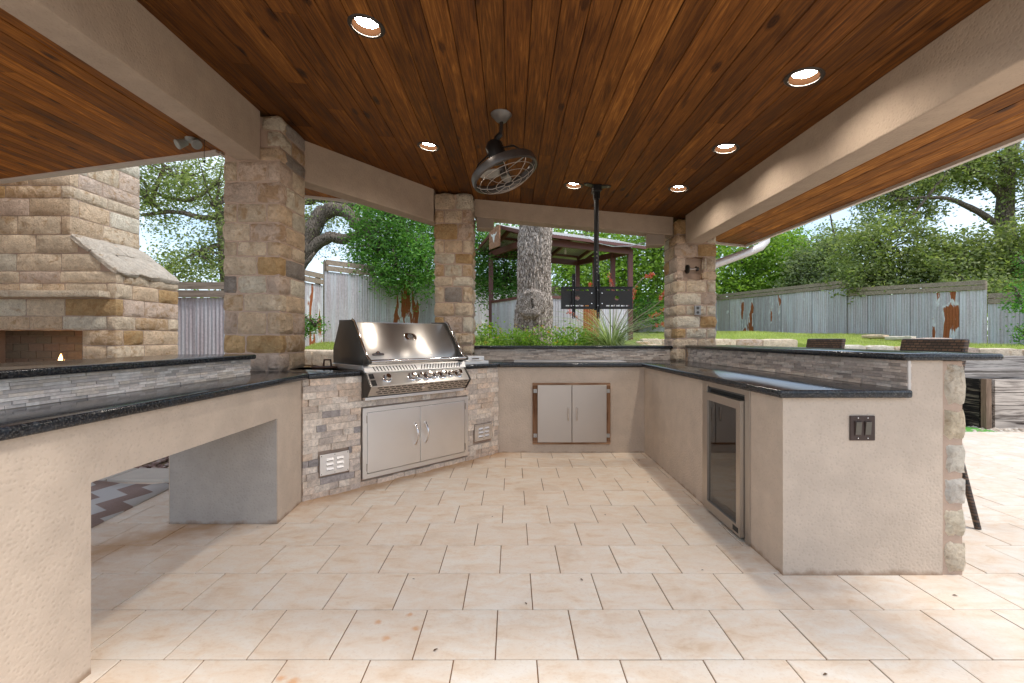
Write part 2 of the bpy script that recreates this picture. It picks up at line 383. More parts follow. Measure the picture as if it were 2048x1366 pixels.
def m_wicker():
    t = NT('dark_wicker', .42, 0, .5); p = t.coord('obj')
    br = t.n('ShaderNodeTexBrick'); br.inputs['Scale'].default_value = 1; br.inputs['Brick Width'].default_value = .045; br.inputs['Row Height'].default_value = .019
    br.inputs['Mortar Size'].default_value = .0035; br.inputs['Color1'].default_value = (.06, .032, .02, 1); br.inputs['Color2'].default_value = (.15, .085, .05, 1); br.inputs['Mortar'].default_value = (.012, .008, .006, 1)
    sx = t.n('ShaderNodeSeparateXYZ'); t.l(p, sx.inputs[0]); cb = t.n('ShaderNodeCombineXYZ'); t.l(t.math('ADD', sx.outputs['X'], sx.outputs['Y']), cb.inputs['X']); t.l(sx.outputs['Z'], cb.inputs['Y'])
    t.l(cb.outputs[0], br.inputs['Vector']); t.color(br.outputs['Color']); t.bump(br.outputs['Fac'], -.8, .003); return t.m
M['wicker'] = m_wicker()
UC = {}
def unit_cube(mat, bevel=0, key=None):
    k = (key or mat.name, bevel)
    if k not in UC: UC[k] = MB().box(-.5, .5, -.5, .5, -.5, .5).mesh('piece', mat, bevel=bevel, seg=1)
    return UC[k]
COUNTER_FOOT = []   # footprints that hide the floor

# ------------------------------------------------------------------ ground, patio
wall_x = [-60, -6.6, -4.6, -3.2, -0.9, 2.5, 3.0, 6.7, 6.9, 9, 11, 60]
wall_y = [9.2, 9.2, 8.3, 7.6, 6.55, 6.5, 10.9, 10.9, 10.2, 9.8, 9.3, 9.0]
def wy(x): return float(np.interp(x, wall_x, wall_y))
ctrl = np.array([(-9, 9.3, .28), (-6.6, 8.9, .3), (-5.2, 9.6, .8), (-4.5, 11, 1.08), (-2.74, 15.2, 1.3), (7, 23, 1.5), (9.9, 22, 1.5), (12.3, 16.8, 1.32), (13.9, 13.4, .98), (16, 11, .88),
                 (-3.2, 7.9, .96), (-.9, 7, .93), (2.4, 6.9, .92), (.4, 8.6, .98), (3.4, 11.2, 1.12), (6.6, 11.2, 1.12), (7.2, 10.6, 1.0), (9, 10.2, .97), (11, 9.7, .91), (0, 12, 1.15), (3, 14, 1.3), (8, 16, 1.38)])
def high_z(x, y):
    d = (ctrl[:, 0]-x)**2 + (ctrl[:, 1]-y)**2 + .05; w = 1/d**1.5
    return float((w*ctrl[:, 2]).sum()/w.sum())
def ground_z(x, y):
    if y > wy(x): return high_z(x, y)
    return -.05 + max(0, y-4.2)*.018
def build_ground():
    xs = np.concatenate([np.linspace(-400, -24, 8), np.arange(-20, 24.01, .28), np.linspace(28, 400, 8)])
    ys = np.concatenate([np.linspace(-300, -12, 6), np.arange(-8, 5, 1.0), np.arange(5, 27, .28), np.linspace(30, 700, 9)])
    V = []; 
    for y in ys:
        for x in xs:
            inside = -20 <= x <= 24 and -8 <= y <= 27
            z = ground_z(x, y) if inside else (1.3 if y > 20 else -.05)
            z += .03*mnoise.noise(Vector((x*.7, y*.7, 0))) if inside and y > wy(x) else 0
            V.append((x, y, z))
    n = len(xs); F = [(j*n+i, j*n+i+1, (j+1)*n+i+1, (j+1)*n+i) for j in range(len(ys)-1) for i in range(n-1)]
    t = NT('garden_soil', .95, 0, .1); p = t.coord(); f = t.noise(p, 2.2, 8, .65); g = t.noise(p, 30, 5, .7)
    gr = t.ramp(g, [(.3, (.14, .20, .035)), (.7, (.30, .38, .08))]); so = t.ramp(g, [(.3, (.13, .09, .055)), (.7, (.34, .26, .17))])
    geo = t.n('ShaderNodeNewGeometry'); sx = t.n('ShaderNodeSeparateXYZ'); t.l(geo.outputs['Position'], sx.inputs[0])
    bed = t.math('ADD', t.math('SUBTRACT', 3.1, sx.outputs['X']), t.math('MULTIPLY', t.math('SUBTRACT', 9.6, sx.outputs['Y']), 1)) 
    lawn = t.ramp(t.math('ADD', t.math('MULTIPLY', t.math('SUBTRACT', sx.outputs['Y'], 9.4), .5), t.math('MULTIPLY', f, .5)), [(.1, 0), (.5, 1)])
    t.color(t.mix(lawn, so, gr)); t.bump(g, .6, .02)
    o = np_obj('ground', V, F, t.m, smooth=True); tag(o, kind='structure')
build_ground()

patio = MB().prism([(-12, -6), (11, -6), (11, 5.62), (-3.0, 5.62), (-3.0, 4.02), (-12, 4.02)], -.30, lambda x, y: floor_z(y)-.004).build('patio_floor', M['grout'])
tag(patio, kind='structure')
T = .3048
tile_me = MB().box(-.5*(T-.0045), .5*(T-.0045), -.5*(T-.0045), .5*(T-.0045), -.006, 0).mesh('tile', M['tile'], bevel=.0016, seg=1)
tile_rot = Matrix.Rotation(math.atan(.0058), 3, 'X')
def hidden(x, y):
    for (x0, x1, y0, y1) in ((-2.05, -1.6, -6, 1.5), (1.5, 2.1, 2.4, 5.3), (1.343, 2.2, 4.8, 5.5), (-.1, 2.2, 4.8, 5.5)):
        if x0 < x < x1 and y0 < y < y1: return True
    return False
def in_view(x, y, z, m=60):
    if y < .2: return False
    px = 1024+F_PX*x/y; py = HZ+(CAM_Z-z)*F_PX/y
    return -m < px < 2048+m and -m < py < 1366+m
tiles = []
for r in range(-24, 14):
    y0 = 1.678+r*T; ph = .2430 if r % 2 == 0 else .0903
    for k in range(-42, 38):
        x = ph+(k+.5)*T; y = y0+.5*T
        if x > 10.9 or y > 5.55 or y < -5.8 or (x < -3.0 and y > 3.95) or x < -11.9: continue
        if hidden(x, y): continue
        if y > 4.7 and -1.6 < x < 2.1: continue
        tiles.append((x, y, in_view(x, y, floor_z(y), 40) and not (x < -1.5 and y < 1.35)))
vis = [t for t in tiles if t[2]]
def occl(t):     # tiles seen through the knee space or past the counter count, those behind it do not
    x, y = t[0], t[1]
    if x < -1.48:
        yc = y*(-1.48/x); z = CAM_Z-(CAM_Z)*(-1.48/x)
        return 0 if 1.6 < yc < 2.9 and z < .68 else 1
    if x > 1.4 and y > 2.3: return 0 if x/y > 2.2/2.266 else 1
    return 0
vis.sort(key=lambda t: (occl(t), t[1]))
near = vis[:300]; far = vis[300:]+[t for t in tiles if not t[2]]
for x, y, _ in near:
    jz = rnd.uniform(-.0008, .0008)
    place('tile', tile_me, patio, (x, y, floor_z(y)+.0005+jz), rot=tile_rot)
fm = MB()
for x, y, _ in far:
    h = .5*(T-.0045); fm.add([(x-h, y-h, floor_z(y-h)+.0004), (x+h, y-h, floor_z(y-h)+.0004), (x+h, y+h, floor_z(y+h)+.0004), (x-h, y+h, floor_z(y+h)+.0004)], [(0, 1, 2, 3)])
tag(fm.build('tile', M['tile'], patio), kind='stuff')

# ------------------------------------------------------------------ rough stone masonry
PAL = {'cream': (.86, .70, .52), 'tan': (.82, .62, .43), 'pale': (.86, .77, .62), 'pink': (.78, .61, .49), 'grey': (.40, .35, .31), 'gold': (.68, .46, .24)}
def stone_color(rs, w=None):
    k = rs.choices(list(PAL), weights=w or (30, 20, 18, 20, 5, 7))[0]; c = PAL[k]; j = rs.uniform(.88, 1.1)
    a = rs.uniform(.7, .9) if k == 'gold' else (rs.uniform(.1, .35) if k == 'grey' else rs.uniform(.2, .72))
    if rs.random() < .09: a = .95
    return (c[0]*j, c[1]*j, c[2]*j, a)
def rough_block(rs, x0, x1, y0, y1, z0, z1, bulge=.015, edge=.005, joint=.0062, n=4):
    d = [(x0, x1), (y0, y1), (z0, z1)]; cx = [(a+b)/2 for a, b in d]
    # joints taken off along each face plane
    idx = {}; V = []; F = []
    def vid(i, j, k):
        key = (i, j, k)
        if key in idx: return idx[key]
        q = (i, j, k); ext = [c in (0, n) for c in q]; ne = sum(ext)
        p = []
        for a in range(3):
            lo, hi = d[a]; t = q[a]/n
            if 0 < q[a] < n: t += rs.uniform(-.09, .09)*.7
            p.append(lo+(hi-lo)*t)
        for a in range(3):
            if ext[a]:
                sgn = 1 if q[a] == n else -1
                if ne == 1: p[a] += sgn*rs.uniform(-.2, 1)*bulge
                else: p[a] -= sgn*(joint+rs.uniform(.0, 1)*edge*(.9 if ne == 2 else 1.6))
        idx[key] = len(V); V.append(tuple(p)); return idx[key]
    for a in range(3):
        b, c = [(1, 2), (2, 0), (0, 1)][a]
        for s in (0, n):
            for i in range(n):
                for j in range(n):
                    def q(u, v):
                        r = [0, 0, 0]; r[a] = s; r[b] = u; r[c] = v; return vid(*r)
                    f = (q(i, j), q(i+1, j), q(i+1, j+1), q(i, j+1))
                    F.append(f if s == n else f[::-1])
    m = MB(); m.v = V; m.f = F; return m
def courses(rs, z0, z1, lo=.09, hi=.20, breaks=()):
    zs = [z0]; bk = sorted([b for b in breaks if z0 < b < z1])+[z1]
    for b in bk:
        while b-zs[-1] > hi*1.25: zs.append(zs[-1]+rs.uniform(lo, hi))
        if b-zs[-1] < lo*.6 and len(zs) > 1 and zs[-1] not in breaks: zs[-1] = b
        else: zs.append(b)
    return zs
def split(rs, a, b, lo, hi):
    out = [a]
    while b-out[-1] > hi*1.3: out.append(out[-1]+rs.uniform(lo, hi))
    out.append(b); return list(zip(out[:-1], out[1:]))
def clad(root, rs, x0, x1, y0, y1, z0, z1, faces='FLR', depth=.11, hs=(.09, .20), ws=(.14, .34), hole=None, breaks=(), zs=None, weights=None, clip=None, xf=None):
    """stones wrapped round a rectangular pier; F faces -Y, R faces +X, L faces -X, B faces +Y"""
    zs = zs or courses(rs, z0, z1, *hs, breaks=breaks)
    for i in range(len(zs)-1):
        a, b = zs[i], zs[i+1]; odd = i % 2
        fx0 = x0 if (odd or 'L' not in faces) else x0+depth
        fx1 = x1 if (odd or 'R' not in faces) else x1-depth
        blocks = []
        if 'F' in faces:
            segs = [(fx0, fx1)]
            if hole and not (b <= hole[2]+.001 or a >= hole[3]-.001): segs = [(fx0, hole[0]), (hole[1], fx1)]
            for s0, s1 in segs:
                if s1-s0 < .03: continue
                for u, v in split(rs, s0, s1, *ws): blocks.append((u, v, y0, y0+depth))
        sy0 = y0+depth if (odd and 'F' in faces) else y0; sy0b = y0 if not odd or 'F' not in faces else y0+depth
        if 'R' in faces:
            for u, v in split(rs, sy0b, y1, *ws): blocks.append((x1-depth, x1, u, v))
        if 'L' in faces:
            for u, v in split(rs, sy0b, y1, *ws): blocks.append((x0, x0+depth, u, v))
        if 'B' in faces:
            for u, v in split(rs, x0+depth, x1-depth, *ws): blocks.append((u, v, y1-depth, y1))
        for (u0, u1, v0, v1) in blocks:
            if clip and not clip(u0, u1, v0, v1, a, b): continue
            m = rough_block(rs, u0, u1, v0, v1, a, b); m.xf = None
            o = m.build('stone', M['stone'], root, smooth=38); o.color = stone_color(rs, weights)
def pier_core(root, x0, x1, y0, y1, z0, z1, hole=None, ins=.012):
    m = MB(); x0 += ins; x1 -= ins; y0 += ins; y1 -= ins
    if hole:
        h0, h1, k0, k1 = hole; d = y0+.125
        m.box(x0, x1, d, y1, z0, z1); m.box(x0, h0, y0, d, z0, z1); m.box(h1, x1, y0, d, z0, z1)
        m.box(h0, h1, y0, d, z0, k0); m.box(h0, h1, y0, d, k1, z1)
    else: m.box(x0, x1, y0, y1, z0, z1)
    m.build('mortar_core', M['mortar'], root)
def column(name_label, x0, x1, y0, y1, zb, seed, notch=None, hole=None, breaks=(), beamcut=None, w=None):
    r = empty('stone_column', ((x0+x1)/2, (y0+y1)/2, zb), name_label, 'column', 'stone columns under the roof'); rs = random.Random(seed)
    zt = ceil_z(x1)-.005
    pier_core(r, x0, x1, y0, y1, zb, zt-.01, hole)
    clip = None
    if beamcut:
        def clip(u0, u1, v0, v1, a, b): return not ((a+b)/2 > beamcut[2] and (u0+u1)/2 > beamcut[0] and (u0+u1)/2 < beamcut[1] and v0 < y0+.2)
    clad(r, rs, x0, x1, y0, y1, zb, zt, 'FLR', ws=(.15, .30), hs=(.10, .185), hole=hole, breaks=breaks, clip=clip, weights=w)
    return r
# column A (left), B (middle), C (right, with the niche)
XA0, XA1, YA = -2.20, -1.80, 3.55
XB0, XB1, YB = -.86, -.44, 5.05
XC0, XC1, YC = 1.84, 2.29, 5.11
NICHE = (1.918, 2.147, 1.838, 2.10)
colA = column('wide limestone column at the left corner beside the grill', -2.25, XA1, YA, YA+.45, .93, 11, breaks=(2.57,), beamcut=(-2.25, -1.95, 2.57))
colB = column('slim middle limestone column directly behind the right end of the grill', XB0, XB1, YB, YB+.43, .0, 5, breaks=(2.46,))
colC = column('right limestone column with a small open niche and an outlet', XC0, XC1, YC, YC+.45, .0, 23, hole=NICHE, breaks=(NICHE[2], NICHE[3], 2.244), beamcut=(1.93, 2.13, 2.244), w=(40, 10, 30, 14, 1, 5))  # paler stone mix puts the outdoor light on this column into its colour
MB().box(NICHE[0]-.004, NICHE[1]+.004, YC+.09, YC+.136, NICHE[2]-.004, NICHE[3]+.004).build('niche_back', M['mortar'], colC)

# ------------------------------------------------------------------ ceiling planks, roof, fascia
def edge_y(x):
    if x < -2.9: return 4.53+.362*min(3.7, -2.9-x)
    if x < 1.6: return 5.87
    return 5.87+.28*min(1, (x-1.6)/1.2)
ceiling = MB()
polyL = [(-9.4, 1.0), (-2.9, 1.0), (-2.9, 4.53), (-6.6, 5.87), (-9.4, 5.87)]
polyR = [(-2.9, 1.0), (3.14, 1.0), (3.14, 6.15), (2.8, 6.15), (1.6, 5.87), (-2.9, 5.87)]
for p in (polyL, polyR): ceiling.prism(p, lambda x, y: ceil_z(x)+.115, lambda x, y: ceil_z(x)+.30)
ceiling = ceiling.build('ceiling', M['roof_dark']); tag(ceiling, kind='structure')
prof = [(-.0655, .004), (-.0625, 0), (.0625, 0), (.0655, .004), (.0655, .02), (-.0655, .02)]
plank_me = MB().extr([(x, z) for x, z in prof], 1, -.5, .5).mesh('plank', M['wood'])
pth = math.atan(.1); PW = .133/math.cos(pth)*math.cos(pth)
prot = Matrix.Rotation(pth, 3, 'Y'); protL = Matrix.Rotation(math.atan(.045), 3, 'Y')
CAN_R = .078
can_px = [(733, 53), (1608, 155), (857, 293), (1451, 297), (1147, 371), (1357, 377)]
cans = []
for px, py in can_px:
    k = (px-1024)/F_PX; Y = 1.56/((HZ-py)/F_PX+.1*k); cans.append((k*Y, Y))
x = -9.35; planks_by_x = []
while x < 3.1:
    xc = x+.0665; y1 = edge_y(xc)-(.03 if xc > -2.9 else .0); y = 1.02
    rs = random.Random(int((x+20)*1000))
    cuts = [y]+sorted([rs.uniform(1.8, 6) for _ in range(rs.choice([0, 1, 1, 2]))])+[y1]
    cuts = [c for i, c in enumerate(cuts) if i == 0 or (c-cuts[0] > .7 and (c == y1 or y1-c > .6))]
    for a, b in zip(cuts[:-1], cuts[1:]):
        if b-a < .2: continue
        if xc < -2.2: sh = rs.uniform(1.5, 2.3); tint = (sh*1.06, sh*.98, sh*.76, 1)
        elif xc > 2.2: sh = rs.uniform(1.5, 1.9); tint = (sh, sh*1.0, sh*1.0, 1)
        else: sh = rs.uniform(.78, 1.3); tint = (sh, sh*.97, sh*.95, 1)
        seen = in_view(xc, max(b, .3), ceil_z(xc), 200)
        if not seen and b < 1.0: continue
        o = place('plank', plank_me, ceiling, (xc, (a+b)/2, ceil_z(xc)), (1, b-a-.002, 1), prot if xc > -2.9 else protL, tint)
        for cx, cy in cans:
            if abs(cx-xc) < CAN_R+.067 and a < cy+CAN_R and b > cy-CAN_R:
                o.data = o.data.copy()
                if 'cutter' not in globals():
                    cutter = MB().lathe([(CAN_R, -.1), (CAN_R, .1)], (0, 0, 0), n=40).build('cutter', None)
                cutter.location = (cx, cy, ceil_z(cx)); bpy.context.view_layer.update()
                md = o.modifiers.new('hole', 'BOOLEAN'); md.object = cutter; md.operation = 'DIFFERENCE'; md.solver = 'EXACT'
                bpy.context.view_layer.update()
                me = bpy.data.meshes.new_from_object(o.evaluated_get(bpy.context.evaluated_depsgraph_get()))
                o.modifiers.clear(); o.data = me
                if not me.materials: me.materials.append(M['wood'])
    x += .133
if 'cutter' in globals(): bpy.data.objects.remove(cutter)
fs = MB()
def fascia(p, q, h=.15):
    (xa, ya), (xb, yb) = p, q; d = Vector((xb-xa, yb-ya)); d.normalize(); nrm = Vector((-d.y, d.x))*(.04 if xb <= -2.85 and xa < -3 else .02)
    za, zb = ceil_z(xa), ceil_z(xb)
    vs = []
    for (x_, y_, z_) in ((xa, ya, za), (xb, yb, zb)):
        for s_, hh in ((-1, -.025), (1, -.025), (1, h+.18), (-1, h+.18)): vs.append((x_+nrm.x*s_, y_+nrm.y*s_, z_+hh))
    fs.add(vs, [(0, 1, 2, 3), (7, 6, 5, 4), (0, 4, 5, 1), (1, 5, 6, 2), (2, 6, 7, 3), (3, 7, 4, 0)])
fascia((-9.4, 5.87), (-6.6, 5.87)); fascia((-6.6, 5.87), (-2.9, 4.53)); fascia((-2.9, 4.53), (-2.9, 5.87)); fascia((-2.92, 5.87), (1.6, 5.87)); fascia((1.6, 5.87), (2.8, 6.15)); fascia((2.8, 6.15), (3.14, 6.15)); fascia((3.14, 6.17), (3.14, 1.0))
fs.build('fascia', M['trim'], ceiling, bevel=.003)

# ------------------------------------------------------------------ stucco beams
def beam(label, poly, zb, top=None):
    m = MB().prism(poly, zb if callable(zb) else (lambda x, y: zb), top or (lambda x, y: ceil_z(x)+.004))
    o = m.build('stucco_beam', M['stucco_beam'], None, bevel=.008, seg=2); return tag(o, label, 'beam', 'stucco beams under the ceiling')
beam('long tan stucco beam overhead from the left foreground to the wide left column', [(-2.14, 1.0), (-1.95, 1.0), (-1.95, 3.545), (-2.14, 3.545)], 2.568)
beam('long tan stucco beam overhead from the right foreground to the niche column', [(1.935, 1.0), (2.125, 1.0), (2.125, 5.105), (1.935, 5.105)], 2.244)
c45 = .7071
beam('angled tan stucco beam spanning from the wide left column to the middle column', [(-1.86, 4.0), (-.865, 5.055), (-.865, 5.33), (-2.04, 4.12), (-2.04, 4.0)], lambda x, y: ceil_z(x)-.36)
beam('shallow tan stucco beam over the garden view between middle and right columns', [(-.435, 5.27), (1.84, 5.21), (1.84, 5.40), (-.435, 5.46)], lambda x, y: ceil_z(x)-.205)

# ------------------------------------------------------------------ strip cladding
def strips(root, P0, U, N, length, z0, z1, rows, lens, thick=(.006, .018), pal=None, mat='strip', skip=None, name='strip', asparts=True, nearfirst=False, seed=1, maxparts=300, order_u=False):
    rs = random.Random(seed); U = Vector((U[0], U[1], 0)).normalized(); N = Vector((N[0], N[1], 0)).normalized()
    rot = Matrix((U, -N, Vector((0, 0, 1)))).transposed(); h = (z1-z0)/rows; me = unit_cube(M[mat], 0); pcs = []
    for r in range(rows):
        u = -rs.uniform(0, lens[1]*.6)
        while u < length:
            l = rs.uniform(*lens); a, b = max(0, u), min(length, u+l); u += l
            if b-a < .012: continue
            za = z0+r*h; zb = za+h
            if skip:
                for (s0, s1, t0, t1) in skip:
                    if za < t1-.004 and zb > t0+.004 and a < s1 and b > s0:
                        if a < s0 and b > s1: b = s0
                        elif a < s0: b = s0
                        elif b > s1: a = s1
                        else: a = b
                if b-a < .01: continue
            pcs.append((a, b, za, zb, rs.uniform(*thick), rs.choice(pal), rs.uniform(.85, 1.12), rs.uniform(.2, .8)))
    P0 = Vector(P0); order = sorted(pcs, key=lambda p: ((P0+U*p[0]).y)) if nearfirst else (sorted(pcs, key=lambda p: p[0]) if order_u else pcs)
    joined = MB()
    for i, (a, b, za, zb, t, c, j, al) in enumerate(order):
        cen = P0+U*((a+b)/2)+N*(t/2-.004); cen.z = (za+zb)/2
        if asparts and i < maxparts:
            place(name, me, root, cen, (b-a-.0012, t+.008, zb-za-.0012), rot, (c[0]*j, c[1]*j, c[2]*j, al))
        else:
            m = Matrix.Translation(cen) @ rot.to_4x4() @ Matrix.Diagonal((b-a-.0012, t+.008, zb-za-.0012, 1)); joined.xf = m
            joined.box(-.5, .5, -.5, .5, -.5, .5)
    if joined.v:
        joined.xf = None; o = joined.build(name, M[mat+'_mix'] if mat+'_mix' in M else M[mat], root); tag(o, kind='stuff'); o.color = (.48, .42, .37, .5)
def m_islands():
    t = NT('split_face_strip_mix', .8, 0, .3); g = t.n('ShaderNodeNewGeometry'); p = t.coord(); f = t.noise(p, 40, 6, .65)
    c = t.ramp(g.outputs['Random Per Island'], [(0, (.36, .30, .26)), (.25, (.52, .43, .37)), (.5, (.64, .54, .46)), (1, (.74, .65, .57))])
    t.color(t.mix(1, c, t.mix(t.ramp(f, [(.3, 0), (.7, 1)]), .78, 1.12), 'MULTIPLY')); t.bump(f, .5, .006); return t.m
M['strip_mix'] = m_islands()
PAL_S = [(.66, .56, .48), (.74, .64, .56), (.56, .46, .40), (.62, .51, .43), (.46, .385, .335), (.70, .59, .51)]
PAL_L = [(.78, .70, .65), (.68, .61, .57), (.82, .76, .71), (.58, .52, .48), (.72, .63, .55)]

# ------------------------------------------------------------------ counters
ZT, ZU = .935, .895
def slab(root, poly, z0=ZU, z1=ZT, name='countertop'):
    return MB().prism(poly, z0, z1).build(name, M['granite'], root, smooth=True, bevel=.011, seg=3)
# left counter with knee space
cl = empty('serving_counter', (-1.8, 1.8, 0), 'left beige stucco serving counter with an open knee space under granite', 'counter')
xw = -2.165
def fz(y): return floor_z(y)-.003
MB().prism([(xw, -1.0), (-1.48, -1.0), (-1.48, 1.607), (xw, 1.607)], -.02, .682).build('pier', M['stucco'], cl)
MB().prism([(xw, 2.884), (-1.48, 2.884), (-1.5055, 3.273), (-1.83, 3.60), (xw, 3.60)], .0, .682).build('pier', M['stucco'], cl)
MB().box(xw+.01, -1.484, 2.878, 2.883, .02, .68).build('pier_face', M['concrete'], cl)
MB().prism([(xw, -1.0), (-1.48, -1.0), (-1.48, 2.9), (-1.5055, 3.273), (-1.83, 3.6), (xw, 3.60)], .682, ZU-.001).build('header', M['stucco'], cl)
slab(cl, [(-1.45, -1.0), (-1.45, 3.262), (-1.805, 3.545), (-2.17, 3.545), (-2.17, 3.16), (-1.80, 3.16), (-1.80, -1.0)])
MB().box(-2.0, -1.812, -1.0, 3.15, ZU, 1.044).build('bar_wall', M['stucco'], cl)
MB().prism([(-1.765, -1.0), (-1.765, 3.16), (-2.28, 3.16), (-2.28, -1.0)], 1.045, 1.078).build('bar_top', M['granite'], cl, smooth=True, bevel=.010, seg=3)
strips(cl, (-1.808, 3.148, 0), (0, -1), (1, 0), 3.9, ZT+.001, 1.044, 8, (.045, .125), thick=(.004, .012), pal=PAL_L, seed=3, order_u=True, maxparts=200)

# grill counter at 45 degrees
W0 = Vector((-1.504, 3.274, 0)); GU = Vector((.705, .7092, 0)).normalized(); GV = Vector((-GU.y, GU.x, 0)); GL = 1.926
GX = Matrix((( GU.x, GV.x, 0, W0.x), (GU.y, GV.y, 0, W0.y), (0, 0, 1, 0), (0, 0, 0, 1)))
cg = empty('grill_counter', W0+GU*.96+GV*.3, 'angled counter clad in mottled split travertine under the grill', 'counter')
def gp(u, v): q = GX @ Vector((u, v, 0)); return (q.x, q.y)
GR0, GR1 = .445, 1.452                                # the grill's span along the wall
m = MB(GX); m.box(0, .47, .004, .60, .0, ZU-.001); m.box(1.43, GL, .004, .60, .0, ZU-.001); m.box(.47, 1.43, .004, .60, .0, .70)
m.build('core', M['mortar'], cg)
slab(cg, [(-1.45, 3.262)]+[gp(GR0-.004, -.03), gp(GR0-.004, .60)]+[gp(.05, .72), (-1.797, 3.998), (-1.797, 3.55)])
slab(cg, [gp(GR1+.004, -.03), (-.129, 4.60), (-.44, 5.045), (-.85, 5.045), gp(1.55, .66), gp(GR1+.004, .60)])
slab(cg, [gp(.052, .72), gp(GR0-.002, .603), gp(GR1+.002, .603), gp(1.545, .665), (-.865, 5.05), (-1.79, 4.0)], ZU, ZT)
PAL_T = [(.74, .63, .53), (.80, .70, .60), (.70, .58, .48), (.72, .57, .45), (.62, .53, .46), (.44, .39, .37), (.78, .66, .54), (.36, .33, .32)]
PAL_T2 = PAL_T[:5]*5+PAL_T
strips(cg, W0, GU, -GV, GL, .012, ZU-.002, 18, (.07, .17), thick=(.004, .024), pal=PAL_T2, mat='travertine', name='travertine_block', seed=9,
       skip=[(.44, 1.517, .075, .645), (.11, .345, .172, .338), (1.595, 1.835, .188, .355), (.452, 1.46, .70, 1.0)])

# L-shaped counter: back wall and right wall
cr = empty('corner_counter', (1.6, 4.0, 0), 'L-shaped tan stucco counter along the back and right under dark granite', 'counter')
m = MB(); Yb = 4.64; XR = 1.343; YE = 2.266
FR = (2.634-.02, 3.123+.02)                            # fridge opening along Y
m.prism([(-.147, Yb), (XR, Yb), (XR, 5.30), (-.43, 5.30), (-.43, 5.06)], 0, ZU-.001)
m.prism([(XR, FR[1]+.04), (1.966, FR[1]+.04), (1.966, Yb+.001), (XR, Yb+.001)], 0, ZU-.001)
m.extr([(XR, 0), (2.135, 0), (2.135, 1.078), (1.9667, 1.078), (1.9667, ZU-.001), (XR, ZU-.001)], 1, YE, FR[0]-.04)
m.build('stucco_body', M['stucco'], cr)
MB().box(1.90, 1.958, FR[0]-.04, FR[1]+.04, 0, ZU-.001).build('recess_back', M['dark'], cr)
slab(cr, [(-.127, 4.605), (1.311, 4.605), (1.311, 2.236), (1.9655, 2.236), (1.9655, 5.10), (1.835, 5.10), (1.835, 5.295), (-.436, 5.295), (-.436, 5.05)])
MB().box(-.436, 1.83, 5.305, 5.50, 0, 1.068).build('back_bar_wall', M['stucco'], cr)
MB().box(-.436, 1.86, 5.255, 5.62, 1.069, 1.10).build('bar_top', M['granite'], cr, smooth=True, bevel=.009, seg=3)
strips(cr, (-.436, 5.30, 0), (1, 0), (0, -1), 2.27, ZT+.001, 1.068, 9, (.05, .13), pal=PAL_S, seed=21, asparts=False)
MB().prism([(1.9667, FR[0]-.04), (2.135, FR[0]-.04), (2.135, 5.105), (1.9667, 5.105)], 0, 1.078).build('bar_wall', M['stucco'], cr)
MB().prism([(1.925, 2.24), (2.41, 2.24), (2.46, 2.29), (2.46, 5.09), (1.925, 5.09)], 1.079, 1.112).build('bar_top', M['granite'], cr, smooth=True, bevel=.012, seg=3)
strips(cr, (1.968, 5.10, 0), (0, -1), (-1, 0), 2.84, ZT+.001, 1.078, 9, (.045, .14), pal=PAL_S, seed=31, nearfirst=True)
MB().box(1.955, 1.9672, 2.254, 2.262, ZT+.001, 1.078).build('edge_trim', M['trim'], cr)
rs = random.Random(77); zz = [.014, .19, .35, .505, .675, .845, 1.075]
MB().box(2.134, 2.236, YE+.004, 5.1, 0, 1.075).build('mortar_bed', M['mortar'], cr)
for i in range(6):
    y = YE-.004; k = 0
    while y < 5.0:
        L = rs.uniform(.16, .40) if (i+k) % 2 else rs.uniform(.12, .22)
        o = rough_block(rs, 2.138+rs.uniform(-.004, .008), 2.262, y, min(5.1, y+L), zz[i]+.004, zz[i+1]-.004, bulge=.007, edge=.008, joint=.006).build('stone', M['stone'], cr, smooth=38)
        c = [(.88, .76, .60), (.88, .74, .54), (.86, .78, .66), (.82, .75, .66), (.90, .78, .60), (.88, .75, .58)][(5-i) if k == 0 else rs.randrange(6)]; o.color = (*c, [.3, .5, .1, .1, .2, .2][(5-i)])
        y += L; k += 1
# ------------------------------------------------------------------ writing helper
def lettering(body, size, xf, mat, parent, name='lettering', ext=.0006):
    c = bpy.data.curves.new(name, 'FONT'); c.body = body; c.size = size; c.extrude = ext; c.align_x = 'CENTER'; c.align_y = 'CENTER'
    t = bpy.data.objects.new(name+'_tmp', c); col.objects.link(t); bpy.context.view_layer.update()
    me = bpy.data.meshes.new_from_object(t.evaluated_get(bpy.context.evaluated_depsgraph_get())); bpy.data.objects.remove(t)
    me.transform(xf); me.materials.clear(); me.materials.append(mat)
    o = bpy.data.objects.new(name, me); col.objects.link(o); WM[o.name] = Matrix.Identity(4); set_parent(o, parent); return o
GLOC = lambda u, v, z: GX @ Vector((u, v, z))
def tube_part(root, name, pts, r, mat, n=10, xf=None, smooth=True):
    m = MB(xf); m.tube(pts, r, n); return m.build(name, mat, root, smooth=50)
def screw(root, c, ax, r=.004, mat=None):
    return MB().lathe([(r, 0), (r*.9, .0025), (0, .003)], c, ax, 10).build('screw', mat or M['chrome'], root, smooth=True)

# ------------------------------------------------------------------ gas grill
gr = empty('gas_grill', GLOC(.95, .2, .935), 'large built-in stainless steel gas grill with closed hood and row of knobs', 'grill')
gu0, gu1 = GR0, GR1
MB(GX).box(gu0, gu1, -.035, .56, .937, .972).build('firebox_body', M['steel'], gr, bevel=.003)
MB(GX).box(gu0+.01, gu1-.01, .0, .55, .72, .936).build('firebox_tub', M['steel_dull'], gr)
